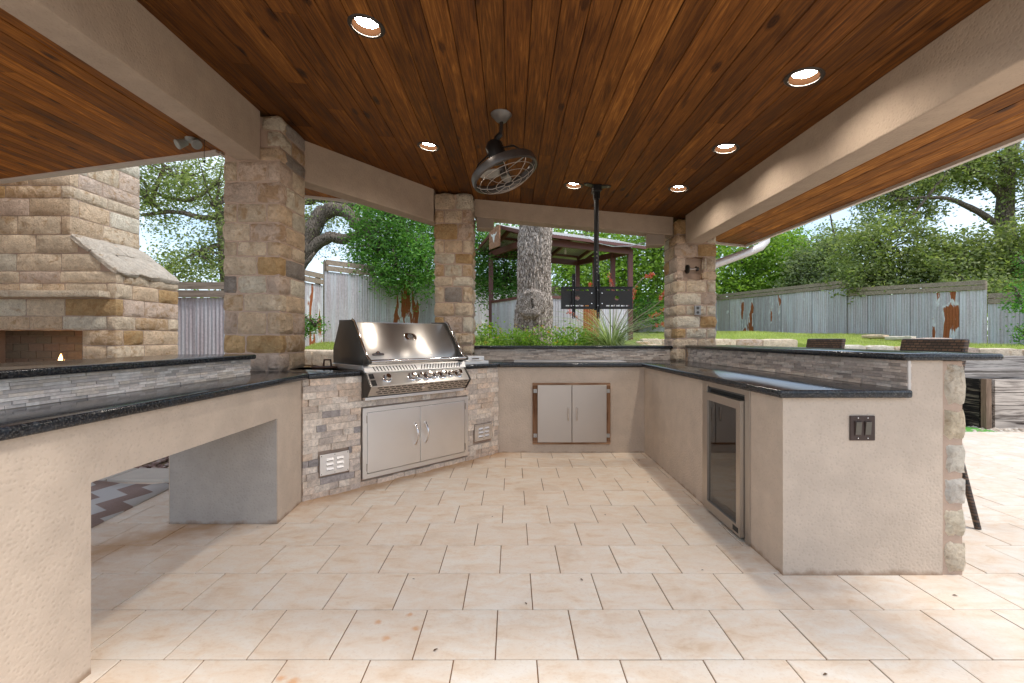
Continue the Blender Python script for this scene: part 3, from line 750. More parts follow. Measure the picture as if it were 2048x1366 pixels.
# hood
hp = [(.50, .974), (.50, 1.11), (.43, 1.25), (.40, 1.325), (.21, 1.325), (.185, 1.312), (.03, 1.115), (-.005, 1.055), (-.02, .99), (-.02, .974)]
h0, h1 = gu0+.045, gu1-.045
MB(GX).extr(hp, 0, h0, h1).build('hood', M['steel_h'], gr, smooth=35, bevel=.004)
for a, b in ((h0-.028, h0-.001), (h1+.001, h1+.028)):
    sp = [(.53, .974), (.535, 1.10), (.455, 1.25), (.42, 1.315), (.42, 1.345), (.20, 1.340), (.165, 1.32), (.005, 1.10), (-.045, 1.04), (-.06, .974)]
    MB(GX).extr(sp, 0, a, b).build('hood_side', M['cast'], gr, smooth=35, bevel=.004)
for a in (h0-.015, h1+.015):
    MB(GX).tube([(a, .20, 1.344), (a, .158, 1.326), (a, .0, 1.11), (a, -.052, 1.045), (a, -.10, 1.02)], .0085, 8).build('chrome_trim', M['chrome'], gr, smooth=50)
MB(GX).tube([(gu0+.015, -.105, 1.008), (gu1-.015, -.105, 1.008)], .0135, 14).build('handle', M['chrome'], gr, smooth=50)
for a in (gu0+.022, gu1-.022):
    MB(GX).extr([(-.02, .978), (-.03, 1.03), (-.10, 1.028), (-.122, 1.012), (-.118, .990), (-.09, .985)], 0, a-.013, a+.013).build('handle_bracket', M['cast'], gr, smooth=30, bevel=.004)
def hood_pt(u, t):   # point on the slanted hood face, t from 0 (low) to 1 (high)
    return Vector((u, .03+.155*t, 1.115+.197*t))
hn = Vector((0, -.197, .155)).normalized()
hN = (GX.to_3x3() @ hn)
hc = GX @ (hood_pt(.955, .42)+hn*.002)
# thermometer: chrome bezel, dial, pointer
ux = GU; uy = hN.cross(ux)
HM = Matrix((( ux.x, uy.x, hN.x, hc.x), (ux.y, uy.y, hN.y, hc.y), (ux.z, uy.z, hN.z, hc.z), (0, 0, 0, 1)))
th = MB(HM); th.prism([(-.062, -.008), (-.050, -.036), (.050, -.036), (.062, -.008), (.062, .010), (.048, .036), (-.048, .036), (-.062, .010)], 0, .010)
tb = th.build('gauge_bezel', M['chrome'], gr, smooth=30, bevel=.003)
MB(HM).lathe([(.033, .010), (.031, .016), (.026, .016)], (0, 0, 0), (0, 0, 1), 28, False).build('gauge_ring', M['chrome'], tb, smooth=True)
MB(HM).lathe([(.0305, .0115), (.0, .0125)], (0, 0, 0), (0, 0, 1), 28).build('gauge_dial', m_plain('gauge_face', (.16, .15, .14), .25), tb)
MB(HM).box(-.0015, .0015, -.004, .022, .0128, .014).build('pointer', M['black'], tb)
# badge with the maker's word, low on the hood's left
bc = GX @ Vector((.585, -.016, 1.060)); bn = (GX.to_3x3() @ Vector((0, -.98, .2))).normalized(); by = bn.cross(ux)
BM = Matrix((( ux.x, by.x, bn.x, bc.x), (ux.y, by.y, bn.y, bc.y), (ux.z, by.z, bn.z, bc.z), (0, 0, 0, 1)))
bd = MB(BM).prism([(-.048, -.012), (.048, -.012), (.053, -.004), (.048, .006), (.022, .008), (.010, .022), (0, .026), (-.010, .022), (-.022, .008), (-.048, .006), (-.053, -.004)], .004, .009).build('badge', M['black'], gr, bevel=.001)
lettering('NAPOLEON', .0175, BM @ Matrix.Translation((0, -.003, .0098)), M['chrome'], bd)
MB(BM).prism([(-.006, .010), (.006, .010), (.007, .018), (0, .023), (-.007, .018)], .009, .0105).build('badge_crest', M['chrome'], bd)
# slotted strip, knob panel, lower perforated panel
MB(GX).extr([(-.036, .974), (-.036, .938), (-.064, .915), (-.070, .921), (-.050, .966), (-.042, .974)], 0, gu0, gu1).build('slotted_strip', M['steel'], gr)
sm = MB(GX)
for i in range(30):
    u = gu0+.085+i*.0295; 
    if abs(u-.948) < .016: continue
    s = 1 if u < .948 else -1
    a, b = (-.0525, .963), (-.0665, .9275)
    for w in (0,):
        o_ = -.0016
        sm.add([(u-.004-s*.008, a[0]+o_, a[1]), (u+.004-s*.008, a[0]+o_, a[1]), (u+.004+s*.008, b[0]+o_, b[1]), (u-.004+s*.008, b[0]+o_, b[1]),
                (u-.004-s*.008, a[0]+.004, a[1]), (u+.004-s*.008, a[0]+.004, a[1]), (u+.004+s*.008, b[0]+.004, b[1]), (u-.004+s*.008, b[0]+.004, b[1])],
               [(0, 1, 2, 3), (7, 6, 5, 4), (0, 4, 5, 1), (1, 5, 6, 2), (2, 6, 7, 3), (3, 7, 4, 0)])
sm.build('vent_slots', M['dark'], gr)
kp0, kp1 = Vector((0, -.066, .914)), Vector((0, -.145, .815)); lp1 = Vector((0, -.085, .738))
pz = [(-.03, .914), (kp0.y, kp0.z), (kp1.y, kp1.z), (lp1.y, lp1.z), (-.03, .725)]
MB(GX).extr(pz, 0, gu0+.016, gu1-.016).build('control_panel', M['steel_h'], gr, bevel=.003)
for a, b in ((gu0, gu0+.015), (gu1-.015, gu1)):
    MB(GX).extr([(-.028, .918), (-.070, .918), (-.152, .815), (-.088, .730), (-.028, .720)], 0, a, b).build('panel_end_cap', M['cast'], gr, bevel=.003)
kn_d = (kp1-kp0).normalized(); kn_n = Vector((0, kn_d.z, -kn_d.y)); kn_n = kn_n if kn_n.y < 0 else -kn_n
KN = GX.to_3x3() @ kn_n
for px_u, rr in ((.615, .026), (.845, .026), (.925, .021), (1.005, .027), (1.085, .021), (1.165, .026), (1.25, .021), (1.335, .026)):
    c = GX @ (Vector((px_u, 0, 0))+kp0*.52+kp1*.48+kn_n*.001)
    k = MB().lathe([(rr*1.45, 0), (rr*1.45, .004), (rr*1.15, .009)], c, KN, 28).build('knob_base', M['chrome'], gr, smooth=40)
    kb = MB().lathe([(rr*.98, .009), (rr, .018), (rr*.93, .036), (rr*.80, .042), (0, .043)], c, KN, 28).build('knob', M['chrome'], gr, smooth=40)
    MB().lathe([(rr*1.02, .014), (rr*1.02, .021)], c, KN, 28).build('knob_grip', M['black'], kb, smooth=40)
for u in (gu0+.045,):   # rocker switches on the left
    for t0, t1 in ((.08, .42), (.55, .95)):
        q = [kp0*(1-t0)+kp1*t0, kp0*(1-t1)+kp1*t1]
        MB(GX).extr([(q[0].y, q[0].z), (q[0].y+kn_n.y*.004, q[0].z+kn_n.z*.004), (q[1].y+kn_n.y*.004, q[1].z+kn_n.z*.004), (q[1].y, q[1].z)], 0, u-.016, u+.022).build('rocker_switch', M['black'], gr)
ld = (lp1-kp1); lnrm = Vector((0, -ld.z, ld.y)).normalized(); lnrm = lnrm if lnrm.y < 0 else -lnrm
sm = MB(GX)
for row in range(4):
    t = .17+row*.22
    for i in range(17):
        u = gu0+.075+i*.0535+(.02 if row % 2 else 0)
        if .93 < u < .99 and row > 0: continue
        a = kp1+ld*(t-.045)+lnrm*.0012; b = kp1+ld*(t+.045)+lnrm*.0012
        sm.add([(u, a.y, a.z), (u+.040, a.y, a.z), (u+.040, b.y, b.z), (u, b.y, b.z), (u, a.y+.004, a.z), (u+.040, a.y+.004, a.z), (u+.040, b.y+.004, b.z), (u, b.y+.004, b.z)],
               [(0, 1, 2, 3), (7, 6, 5, 4), (0, 4, 5, 1), (1, 5, 6, 2), (2, 6, 7, 3), (3, 7, 4, 0)])
sm.build('air_slots', M['dark'], gr)
q = GX @ (Vector((.955, 0, 0))+kp1+ld*.55); MB().lathe([(.016, 0), (.014, .004), (.007, .006)], q, GX.to_3x3() @ lnrm, 16).build('logo_stud', M['chrome'], gr, smooth=True)
MB(GX).box(gu0+.012, gu1-.012, -.055, -.006, .700, .7235).build('drip_strip', M['steel'], gr, bevel=.002)
# side burner
sb = empty('side_burner', GLOC(1.68, .2, .935), 'small stainless side burner with flat lid to the right of the grill', 'burner')
MB(GX).box(1.475, 1.80, -.005, .42, .936, .967).build('burner_frame', M['steel'], sb, bevel=.003)
MB(GX).box(1.525, 1.765, .02, .38, .969, 1.012).build('lid', M['steel'], sb, bevel=.006)
MB(GX).box(1.60, 1.69, .012, .0195, .983, .996).build('handle', M['chrome'], sb, bevel=.002)

# access doors under the grill
ad = empty('access_doors', GLOC(.98, 0, .085), 'pair of clean brushed steel access doors with curved pulls below the grill', 'cabinet doors')
u0, u1, z0, z1 = .449, 1.511, .082, .638
m = MB(GX); b = .036
m.box(u0, u1, -.030, -.004, z0, z0+b); m.box(u0, u1, -.030, -.004, z1-b, z1); m.box(u0, u0+b, -.030, -.004, z0+b, z1-b); m.box(u1-b, u1, -.030, -.004, z0+b, z1-b)
m.build('frame', M['steel'], ad)
MB(GX).box(u0+.02, u1-.02, -.012, .0, z0+.02, z1-.02).build('shadow_gap', M['dark'], ad)
um = (u0+u1)/2
for a, bb, hx in ((u0+b+.004, um-.002, um-.052), (um+.002, u1-b-.004, um+.052)):
    d = MB(GX).box(a, bb, -.031, -.013, z0+b+.004, z1-b-.004).build('door', M['steel'], ad, bevel=.0025)
    pts = [(hx, -.031, .285), (hx, -.05, .30), (hx+(.010 if hx < um else -.010)*0, -.072, .34), (hx, -.078, .37), (hx, -.072, .40), (hx, -.05, .44), (hx, -.031, .455)]
    MB(GX).tube(pts, [.010, .009, .0075, .0075, .0075, .009, .010], 12).build('handle', M['chrome'], d, smooth=50)
    for zc in (.285, .455): MB(GX).lathe([(.012, 0), (.011, .006), (0, .0065)], (hx, -.031, zc), (0, -1, 0), 14).build('handle_foot', M['chrome'], d, smooth=True)
for u in (u0+b-.002, u1-b+.002):
    for zc in (.17, .55): MB(GX).box(u-.003, u+.003, -.036, -.029, zc-.03, zc+.03).build('hinge', M['steel_dull'], ad)
# louvred vent plates
def vent(ua, ub, za, zb, label):
    r = empty('vent_cover', GLOC((ua+ub)/2, 0, za), label, 'vent', 'steel vent covers in the travertine')
    MB(GX).box(ua, ub, -.027, -.020, za, zb).build('plate', M['steel'], r, bevel=.001)
    w = ub-ua; h = zb-za
    for cx in (.33, .68):
        for cz in (.27, .50, .73):
            uc = ua+w*cx; zc = za+h*cz
            MB(GX).add([(uc-.026, -.0275, zc+.010), (uc+.026, -.0275, zc+.010), (uc+.026, -.036, zc-.006), (uc-.026, -.036, zc-.006), (uc-.028, -.0275, zc-.008), (uc+.028, -.0275, zc-.008)],
                       [(0, 1, 2, 3), (0, 3, 4), (1, 5, 2)]).build('louvre', M['steel'], r)
            MB(GX).box(uc-.024, uc+.024, -.0285, -.0272, zc-.012, zc-.006).build('slot', M['dark'], r)
    for cu in (.05, .5, .95):
        for cz in (.07, .93): MB(GX).lathe([(.0035, 0), (0, .002)], (ua+w*cu, -.027, za+h*cz), (0, -1, 0), 8).build('screw', M['black'], r)
vent(.117, .340, .178, .332, 'steel vent plate with louvres left of the grill access doors')
vent(1.602, 1.828, .193, .350, 'steel vent plate with louvres right of the grill access doors')

# iron press on the stone beyond the counter
ip = empty('iron_press', (-1.56, 3.93, .936), 'rusty flat iron plate with square handle on the counter left of the grill', 'griddle press')
MI = m_plain('rusty_iron', (.085, .040, .024), .7, .4, .3, 40, .4); ang = Matrix.Translation((-1.575, 3.90, .936)) @ Matrix.Rotation(R(38), 4, 'Z')
MB(ang).prism([(.13*math.cos(a/20*6.283), .085*math.sin(a/20*6.283)) for a in range(20)], 0, .014).build('plate', MI, ip, bevel=.004)
MB(ang).tube([(-.032, 0, .014), (-.026, 0, .068), (.026, 0, .068), (.032, 0, .014)], .009, 8).build('handle', MI, ip)
ang2 = Matrix.Translation((-1.36, 3.965, .936)) @ Matrix.Rotation(R(38), 4, 'Z')
tag(MB(ang2).prism([(.07*math.cos(a/16*6.283), .05*math.sin(a/16*6.283)) for a in range(16)], 0, .022).build('iron_trivet', MI, None, bevel=.005), 'small dark iron trivet lying between the press and the grill', 'trivet')
tag(MB().prism([(.02, 4.72), (1.18, 4.70), (1.19, 5.02), (.03, 5.05)], .9365, .948).build('griddle_cover', M['steel_dull'], None, bevel=.003), 'flat grey metal cover plate lying on the back countertop', 'cover plate')

# ------------------------------------------------------------------ cedar framed cabinet doors on the back wall
wd = empty('cabinet_doors', (.6, 4.62, .114), 'pair of dull worn steel doors in a cedar frame on the back wall', 'cabinet doors')
yb = 4.64
for (a, b_, c, d) in ((.208, .995, .114, .150), (.208, .995, .705, .735)):
    MB().box(a, b_, yb-.018, yb, c, d).build('frame_rail', M['door_wood'], wd, bevel=.002)
MW2 = m_weathered('cedar_frame_upright', (.10, .042, .02), (.33, .18, .10), 1.2, 2)
for (a, b_) in ((.208, .262), (.945, .995)): MB().box(a, b_, yb-.020, yb, .151, .704).build('frame_stile', MW2, wd, bevel=.002)
MB().box(.262, .945, yb-.006, yb, .15, .705).build('opening', M['dark'], wd)
for a, b_, hx in ((.258, .6005, .562), (.6055, .952, .650)):
    d = MB().box(a, b_, yb-.044, yb-.022, .140, .716).build('door', M['steel_dull'], wd, bevel=.002)
    MB().tube([(hx, yb-.044, .49), (hx, yb-.066, .487), (hx, yb-.066, .363), (hx, yb-.044, .36)], .006, 8).build('handle', M['chrome'], d, smooth=50)
MH = m_plain('zinc_tab', (.42, .41, .39), .5, .6, .2)
for x0 in (.217, .951):
    for zc in (.205, .655):
        hg = MB().box(x0, x0+.036, yb-.028, yb-.021, zc-.019, zc+.019).build('hinge', MH, wd, bevel=.001)
        for dz in (-.009, .009): screw(hg, (x0+.018, yb-.028, zc+dz), (0, -1, 0), .003, M['black'])

# ------------------------------------------------------------------ beverage fridge in the right wall
def m_glass():
    t = NT('smoked_glass'); nt = t.t; g = t.n('ShaderNodeBsdfGlossy'); g.inputs['Roughness'].default_value = .015
    tr = t.n('ShaderNodeBsdfTransparent'); tr.inputs['Color'].default_value = (.42, .43, .40, 1); fr = t.n('ShaderNodeFresnel'); fr.inputs['IOR'].default_value = 1.7
    mx = t.n('ShaderNodeMixShader'); f = t.math('ADD', fr.outputs[0], .06); t.l(f, mx.inputs[0]); t.l(tr.outputs[0], mx.inputs[1]); t.l(g.outputs[0], mx.inputs[2]); t.l(mx.outputs[0], t.out.inputs['Surface']); return t.m
M['glass'] = m_glass()
fr = empty('beverage_fridge', (1.6, 2.88, .0), 'stainless glass door beverage fridge set in the right counter', 'fridge')
X = 1.343; ya, yb2 = 2.634, 3.123
MB().box(X-.006, X+.02, yb2+.006, yb2+.085, .03, ZU-.002).build('side_trim', M['steel_fr'], fr, bevel=.001)
MB().box(X-.006, X+.02, ya-.060, ya-.006, .02, ZU-.002).build('side_trim', M['steel_fr'], fr, bevel=.001)
MB().box(X-.005, X+.015, ya-.005, yb2+.005, .862, ZU-.002).build('top_trim', M['steel_fr'], fr, bevel=.001)
for (a, b_) in ((ya-.06, ya-.006), (yb2+.006, yb2+.085)):
    for zc in (.08, .80): screw(fr, (X-.006, (a+b_)/2, zc), (-1, 0, 0), .004, M['steel_dull'])
MB().box(X+.01, X+.05, ya-.004, yb2+.004, .822, .861).build('grille', M['dark'], fr)
m = MB(); zt_, zb_ = .826, .040; w = .046
m.box(X-.030, X+.004, ya, ya+w, zb_, zt_); m.box(X-.030, X+.004, yb2-w, yb2, zb_, zt_); m.box(X-.030, X+.004, ya+w, yb2-w, zb_, zb_+.058); m.box(X-.030, X+.004, ya+w, yb2-w, zt_-.05, zt_)
door = m.build('door', M['steel_fr'], fr)
MB().box(X-.018, X-.012, ya+w-.002, yb2-w+.002, zb_+.056, zt_-.048).build('glass', M['glass'], door)
MB().box(X-.0315, X-.0302, ya+.02, ya+.085, .055, .085).build('maker_plate', M['black'], door)
m = MB(); i0, i1 = X+.006, X+.50
m.box(i0, i1, ya-.002, ya+.012, .03, .86); m.box(i0, i1, yb2-.012, yb2+.002, .03, .86); m.box(i1-.01, i1, ya, yb2, .03, .86); m.box(i0, i1, ya, yb2, .03, .045); m.box(i0, i1, ya, yb2, .85, .862)
m.build('cabinet_liner', m_plain('dark_liner', (.10, .10, .095), .6), fr)
for zc in (.25, .47, .66):
    m = MB()
    for j in range(11):
        x_ = i0+.04+j*.04; m.tube([(x_, ya+.015, zc), (x_, yb2-.015, zc)], .0018, 5)
    m.tube([(i0+.03, ya+.015, zc), (i0+.03, yb2-.015, zc)], .0035, 6)
    m.build('wire_shelf', M['chrome'], fr)
m = MB()
for j in range(8):
    y_ = ya+.07+j*.05; m.tube([(i0+.06, y_, .11), (i0+.06, y_, .21)], .002, 5)
m.tube([(i0+.06, ya+.07, .21), (i0+.06, yb2-.07, .21)], .0028, 6); m.tube([(i0+.06, ya+.07, .11), (i0+.06, yb2-.07, .11)], .0028, 6)
m.build('wire_basket', M['chrome'], fr)

# ------------------------------------------------------------------ switches and outlets
MBZ = m_plain('oil_bronze_plate', (.060, .038, .032), .42, .35, .2)
sw = empty('light_switch', (1.733, YE, .744), 'dark bronze double rocker light switch on the stucco end wall', 'switch')
MB().box(1.671, 1.795, YE-.008, YE, .683, .806).build('plate', MBZ, sw, bevel=.003)
MG = m_plain('grey_rocker', (.11, .095, .075), .35)
for xc in (1.709, 1.757):
    MB().box(xc-.0165, xc+.0165, YE-.012, YE-.007, .709, .780).build('rocker_frame', MBZ, sw, bevel=.001)
    MB().add([(xc-.0135, YE-.012, .713), (xc+.0135, YE-.012, .713), (xc+.0135, YE-.0185, .776), (xc-.0135, YE-.0185, .776), (xc-.0135, YE-.011, .713), (xc+.0135, YE-.011, .713), (xc+.0135, YE-.011, .776), (xc-.0135, YE-.011, .776)],
             [(0, 1, 2, 3), (7, 6, 5, 4), (0, 4, 5, 1), (1, 5, 6, 2), (2, 6, 7, 3), (3, 7, 4, 0)]).build('rocker', MG, sw)
    for zc in (.695, .795): screw(sw, (xc, YE-.008, zc), (0, -1, 0), .003)
ot = empty('power_outlet', (2.066, YC, 1.50), 'grey double power outlet on the right column below the niche', 'outlet')
MB().box(2.031, 2.101, YC-.030, YC-.004, 1.445, 1.553).build('plate', m_plain('grey_plate', (.30, .29, .28), .45, .5), ot, bevel=.004)
for zc in (1.474, 1.523):
    f_ = MB().lathe([(.016, 0), (.016, .003), (0, .0035)], (2.066, YC-.030, zc), (0, -1, 0), 20).build('socket', M['cast'], ot)
    for dx in (-.006, .006): MB().box(2.066+dx-.001, 2.066+dx+.001, YC-.0345, YC-.033, zc-.003, zc+.006).build('slot', M['dark'], f_)
vz = 1.965
va = empty('valve', (2.03, YC+.05, vz), 'dark valve with round wheel handle inside the right column niche', 'valve')
MB().lathe([(.050, -.006), (.052, 0), (.050, .006), (.02, .008), (.0, .008)], (1.975, YC+.035, vz), (1, .12, 0), 18).build('wheel', M['cast'], va, smooth=40)
MB().tube([(1.98, YC+.036, vz), (2.085, YC+.05, vz+.004)], .011, 10).build('shaft', M['steel_dull'], va, smooth=50)
MB().lathe([(.022, -.012), (.026, 0), (.022, .012)], (2.092, YC+.05, vz+.004), (1, .12, 0), 14).build('fitting', M['cast'], va, smooth=40)
MB().tube([(2.092, YC+.05, vz+.004), (2.092, YC+.09, vz+.03)], .012, 8).build('pipe', M['cast'], va, smooth=50)

# ------------------------------------------------------------------ recessed lights
LENS = m_emit('lamp_lens', (1, .90, .78), 95)
COP = NT('copper_baffle', 1.0, 0, 0).color((.0085, .0042, .0022)).m
CN = Vector((.0995, 0, .995)).normalized()
lab = ['recessed ceiling light nearest on the left, above the floor', 'recessed ceiling light nearest on the right, beside the long beam', 'small recessed ceiling light left of the fan',
       'recessed ceiling light in the middle of the right hand row', 'small recessed ceiling light just left of the television bracket', 'farthest recessed ceiling light near the niche column']
for (cx, cy), L in zip(cans, lab):
    c = Vector((cx, cy, ceil_z(cx)))
    r = empty('recessed_light', c, L, 'ceiling light', 'recessed lights in the wooden ceiling')
    MB().lathe([(CAN_R-.002, .012), (CAN_R-.003, -.005), (.092, -.005), (.096, -.001), (.096, .001)], c, CN, 40, False).build('trim_ring', M['bronze'], r, smooth=30)
    MB().lathe([(CAN_R-.003, -.003), (CAN_R-.006, -.001), (.060, .030), (.058, .032)], c, CN, 40, False).build('baffle', COP, r, smooth=30)
    MB().lathe([(.0605, .030), (.03, .027), (0, .026)], c, CN, 30).build('lens', LENS, r, smooth=True)

# ------------------------------------------------------------------ caged ceiling fan
fa = empty('ceiling_fan', (-.074, 3.2, ceil_z(-.074)), 'tilted caged orbit fan in dark bronze hanging from the wood ceiling', 'fan')
cz = ceil_z(-.074)
MB().lathe([(.076, .0), (.074, -.008), (.034, -.052), (.020, -.058)], (-.074, 3.2, cz), (0, 0, 1), 28).build('canopy', m_plain('grey_canopy', (.15, .14, .13), .4, .5), fa, smooth=40)
MB().tube([(-.074, 3.2, cz-.05), (-.080, 3.2, cz-.145)], .013, 12).build('down_rod', M['bronze'], fa, smooth=50)
fn = Vector((.355, -.10, -.926)).normalized(); rc = Vector((-.052, 3.2, 2.345)); hcn = rc-fn*.165
MB().tube([(-.080, 3.2, cz-.14), (-.105, 3.2, cz-.17), (-.11, 3.2, cz-.21), tuple(hcn-fn*.03)], [.02, .022, .02, .03], 10).build('yoke', M['black'], fa, smooth=50)
MB().lathe([(0, -.08), (.045, -.075), (.062, -.05), (.064, .03), (.058, .07), (.03, .085)], hcn, fn, 28).build('motor', M['black'], fa, smooth=35)
for k in range(3):
    a = R(30+120*k); u = fn.orthogonal().normalized(); w_ = fn.cross(u); d = u*math.cos(a)+w_*math.sin(a)
    MB().tube([hcn+d*.05, hcn+d*.16+fn*.06, rc+d*.222-fn*.02], .006, 6).build('stay', M['black'], fa, smooth=50)
MB().lathe([(.222, -.035), (.236, -.03), (.240, 0), (.236, .022), (.222, .026), (.212, .012), (.212, -.02), (.222, -.035)], rc, fn, 56, False).build('rim', m_plain('rim_bronze', (.11, .10, .095), .33, .7), fa, smooth=40)
u = fn.orthogonal().normalized(); w_ = fn.cross(u)
for k in range(8):
    a = 2*math.pi*k/8; d = u*math.cos(a)+w_*math.sin(a)
    MB().tube([rc+d*.030+fn*.085, rc+d*.12+fn*.078, rc+d*.19+fn*.05, rc+d*.226+fn*.012], .0022, 5).build('cage_wire', M['steel_dull'], fa, smooth=50)
for rr_, hh in ((.035, .085), (.095, .082), (.155, .067), (.20, .043)):
    MB().torus(rc+fn*hh, fn, rr_, .0022, 40, 5).build('cage_ring', M['steel_dull'], fa, smooth='all')
MF = m_plain('blade_grey', (.34, .33, .30), .4, .4)
MB().lathe([(.03, -.03), (.036, 0), (.03, .02), (0, .026)], rc-fn*.01, fn, 20).build('hub', M['bronze'], fa, smooth=40)
for k in range(3):
    a = R(20+120*k); d = u*math.cos(a)+w_*math.sin(a); t = fn.cross(d); V = []; Fc = []
    N1, N2 = 7, 5
    for i in range(N1):
        s = i/(N1-1); rr_ = .03+s*.155; wd_ = .028+.075*math.sin(math.pi*min(1, .25+s*.75))**.7*(.35+.65*s)
        for j in range(N2):
            q = (j/(N2-1)-.5)*wd_; tw = .55-.2*s
            V.append(rc-fn*.01+d*(rr_-.3*q*q/.05)+t*(q*math.cos(tw))+fn*(q*math.sin(tw)))
    for i in range(N1-1):
        for j in range(N2-1): Fc.append((i*N2+j, i*N2+j+1, (i+1)*N2+j+1, (i+1)*N2+j))
    bl = MB(); bl.add(V, Fc); b_ = bl.build('blade', MF, fa, smooth='all'); s_ = b_.modifiers.new('thick', 'SOLIDIFY'); s_.thickness = .003

# ------------------------------------------------------------------ television bracket
tvx, tvy = .820, 4.44; tz = ceil_z(tvx)
tv = empty('television_mount', (tvx, tvy, tz), 'black television bracket without a screen hanging on a ceiling pole', 'tv mount')
MB().box(tvx-.04, tvx+.04, tvy-.06, tvy+.06, tz-.065, tz-.004).build('ceiling_box', M['black'], tv, bevel=.003)
for s in (-1, 1):
    d = MB().prism([(tvx+s*.04, tvy-.05), (tvx+s*.09, tvy-.075), (tvx+s*.128, tvy-.06), (tvx+s*.128, tvy-.02), (tvx+s*.09, tvy+.0), (tvx+s*.04, tvy+.03)], lambda x, y: ceil_z(x)-.014, lambda x, y: ceil_z(x)-.002).build('ceiling_wing', M['cast'], tv)
    for yy in (-.055, -.03): screw(d, (tvx+s*.105, tvy+yy, ceil_z(tvx+s*.105)-.014), (0, 0, -1), .006)
MB().box(tvx-.028, tvx-.010, tvy-.03, tvy+.03, tz-.13, tz-.06).build('yoke', M['black'], tv); MB().box(tvx+.012, tvx+.030, tvy-.03, tvy+.03, tz-.13, tz-.06).build('yoke', M['black'], tv)
MB().tube([(tvx, tvy, tz-.06), (tvx, tvy, 1.46)], .024, 18).build('pole', M['black'], tv, smooth=50)
pm = MB(); 
for k in range(13): pm.lathe([(.0045, 0), (.0045, .0012), (0, .0013)], (tvx, tvy-.0238, 2.02-k*.038), (0, -1, 0), 8)
pm.build('pin_holes', M['steel_dull'], tv)
# plate with cut openings built from bars
px0, px1, pz0, pz1, py0, py1 = .471, 1.157, 1.472, 1.678, tvy-.052, tvy-.046
tb_ = MB(); hz = [(pz0+.022, pz0+.034), (pz1-.034, pz1-.022)]
slots = [px0+.045+i*.047 for i in range(5)]+[tvx+.085+i*.047 for i in range(5)]
def plate_rows():
    zs_ = [pz0, hz[0][0], hz[0][1], hz[1][0], hz[1][1], pz1]
    for i in range(5):
        a, b_ = zs_[i], zs_[i+1]
        if i in (1, 3):
            xs_ = [px0]+[v for s_ in slots for v in (s_, s_+.034)]+[px1]
            for j in range(0, len(xs_), 2): tb_.box(xs_[j], xs_[j+1], py0, py1, a, b_)
        elif i == 2:
            # middle band with two round holes
            cz_ = (a+b_)/2; hr = .023; hx_ = (.628, 1.006); segs = [px0, hx_[0]-hr-.004, hx_[0]+hr+.004, hx_[1]-hr-.004, hx_[1]+hr+.004, px1]
            for j in (0, 2, 4): tb_.box(segs[j], segs[j+1], py0, py1, a, b_)
            for hx0 in hx_:
                x0_, x1_ = hx0-hr-.004, hx0+hr+.004; n_ = 24
                out = []
                for q in range(n_):
                    an = 2*math.pi*(q+.5)/n_; dx, dz = math.cos(an), math.sin(an); hw, hh_ = (x1_-x0_)/2, (b_-a)/2
                    t_ = min(hw/abs(dx) if abs(dx) > 1e-6 else 9, hh_/abs(dz) if abs(dz) > 1e-6 else 9); out.append((dx*t_, dz*t_, dx*hr, dz*hr))
                vs = []; 
                for yv in (py0, py1):
                    for (ox, oz, ix, iz) in out: vs += [(hx0+ox, yv, cz_+oz), (hx0+ix, yv, cz_+iz)]
                f_ = []
                for q in range(n_):
                    r_ = (q+1) % n_; f_.append((2*q, 2*r_, 2*r_+1, 2*q+1)); f_.append((2*n_+2*q+1, 2*n_+2*r_+1, 2*n_+2*r_, 2*n_+2*q)); f_.append((2*q+1, 2*r_+1, 2*n_+2*r_+1, 2*n_+2*q+1))
                tb_.add(vs, f_)
        else: tb_.box(px0, px1, py0, py1, a, b_)
plate_rows()
for za, zb__ in ((pz0-.004, pz0+.002), (pz1-.002, pz1+.004)): tb_.box(px0-.002, px1+.002, py0-.014, py1+.004, za, zb__)
tb_.build('wall_plate', M['black'], tv)
for xc in (.588, .822):
    am = MB(); am.box(xc-.014, xc-.010, py0-.045, py0-.015, 1.435, 1.80); am.box(xc+.010, xc+.014, py0-.045, py0-.015, 1.435, 1.80); am.box(xc-.014, xc+.014, py0-.019, py0-.015, 1.435, 1.80)
    ar = am.build('screen_arm', M['black'], tv)
    ft = MB()
    for k in range(4): ft.torus((xc, py0-.03, 1.43-k*.0145), (0, 1, 0), .0075, .003, 12, 5)
    ft.box(xc-.014, xc-.009, py0-.034, py0-.026, 1.375, 1.436); ft.box(xc+.009, xc+.014, py0-.034, py0-.026, 1.375, 1.436)
    ft.build('arm_foot', M['black'], ar)
    for zc in (1.50, 1.65, 1.74): screw(ar, (xc, py0-.019, zc), (0, -1, 0), .005)
for x_, z_ in ((.765, 1.52), (.765, 1.62), (.865, 1.52), (.865, 1.62)): screw(tv, (x_, py0, z_), (0, -1, 0), .006, M['chrome'])
MB().box(tvx-.06, tvx+.06, tvy-.045, tvy-.02, 1.50, 1.65).build('tilt_box', M['black'], tv)

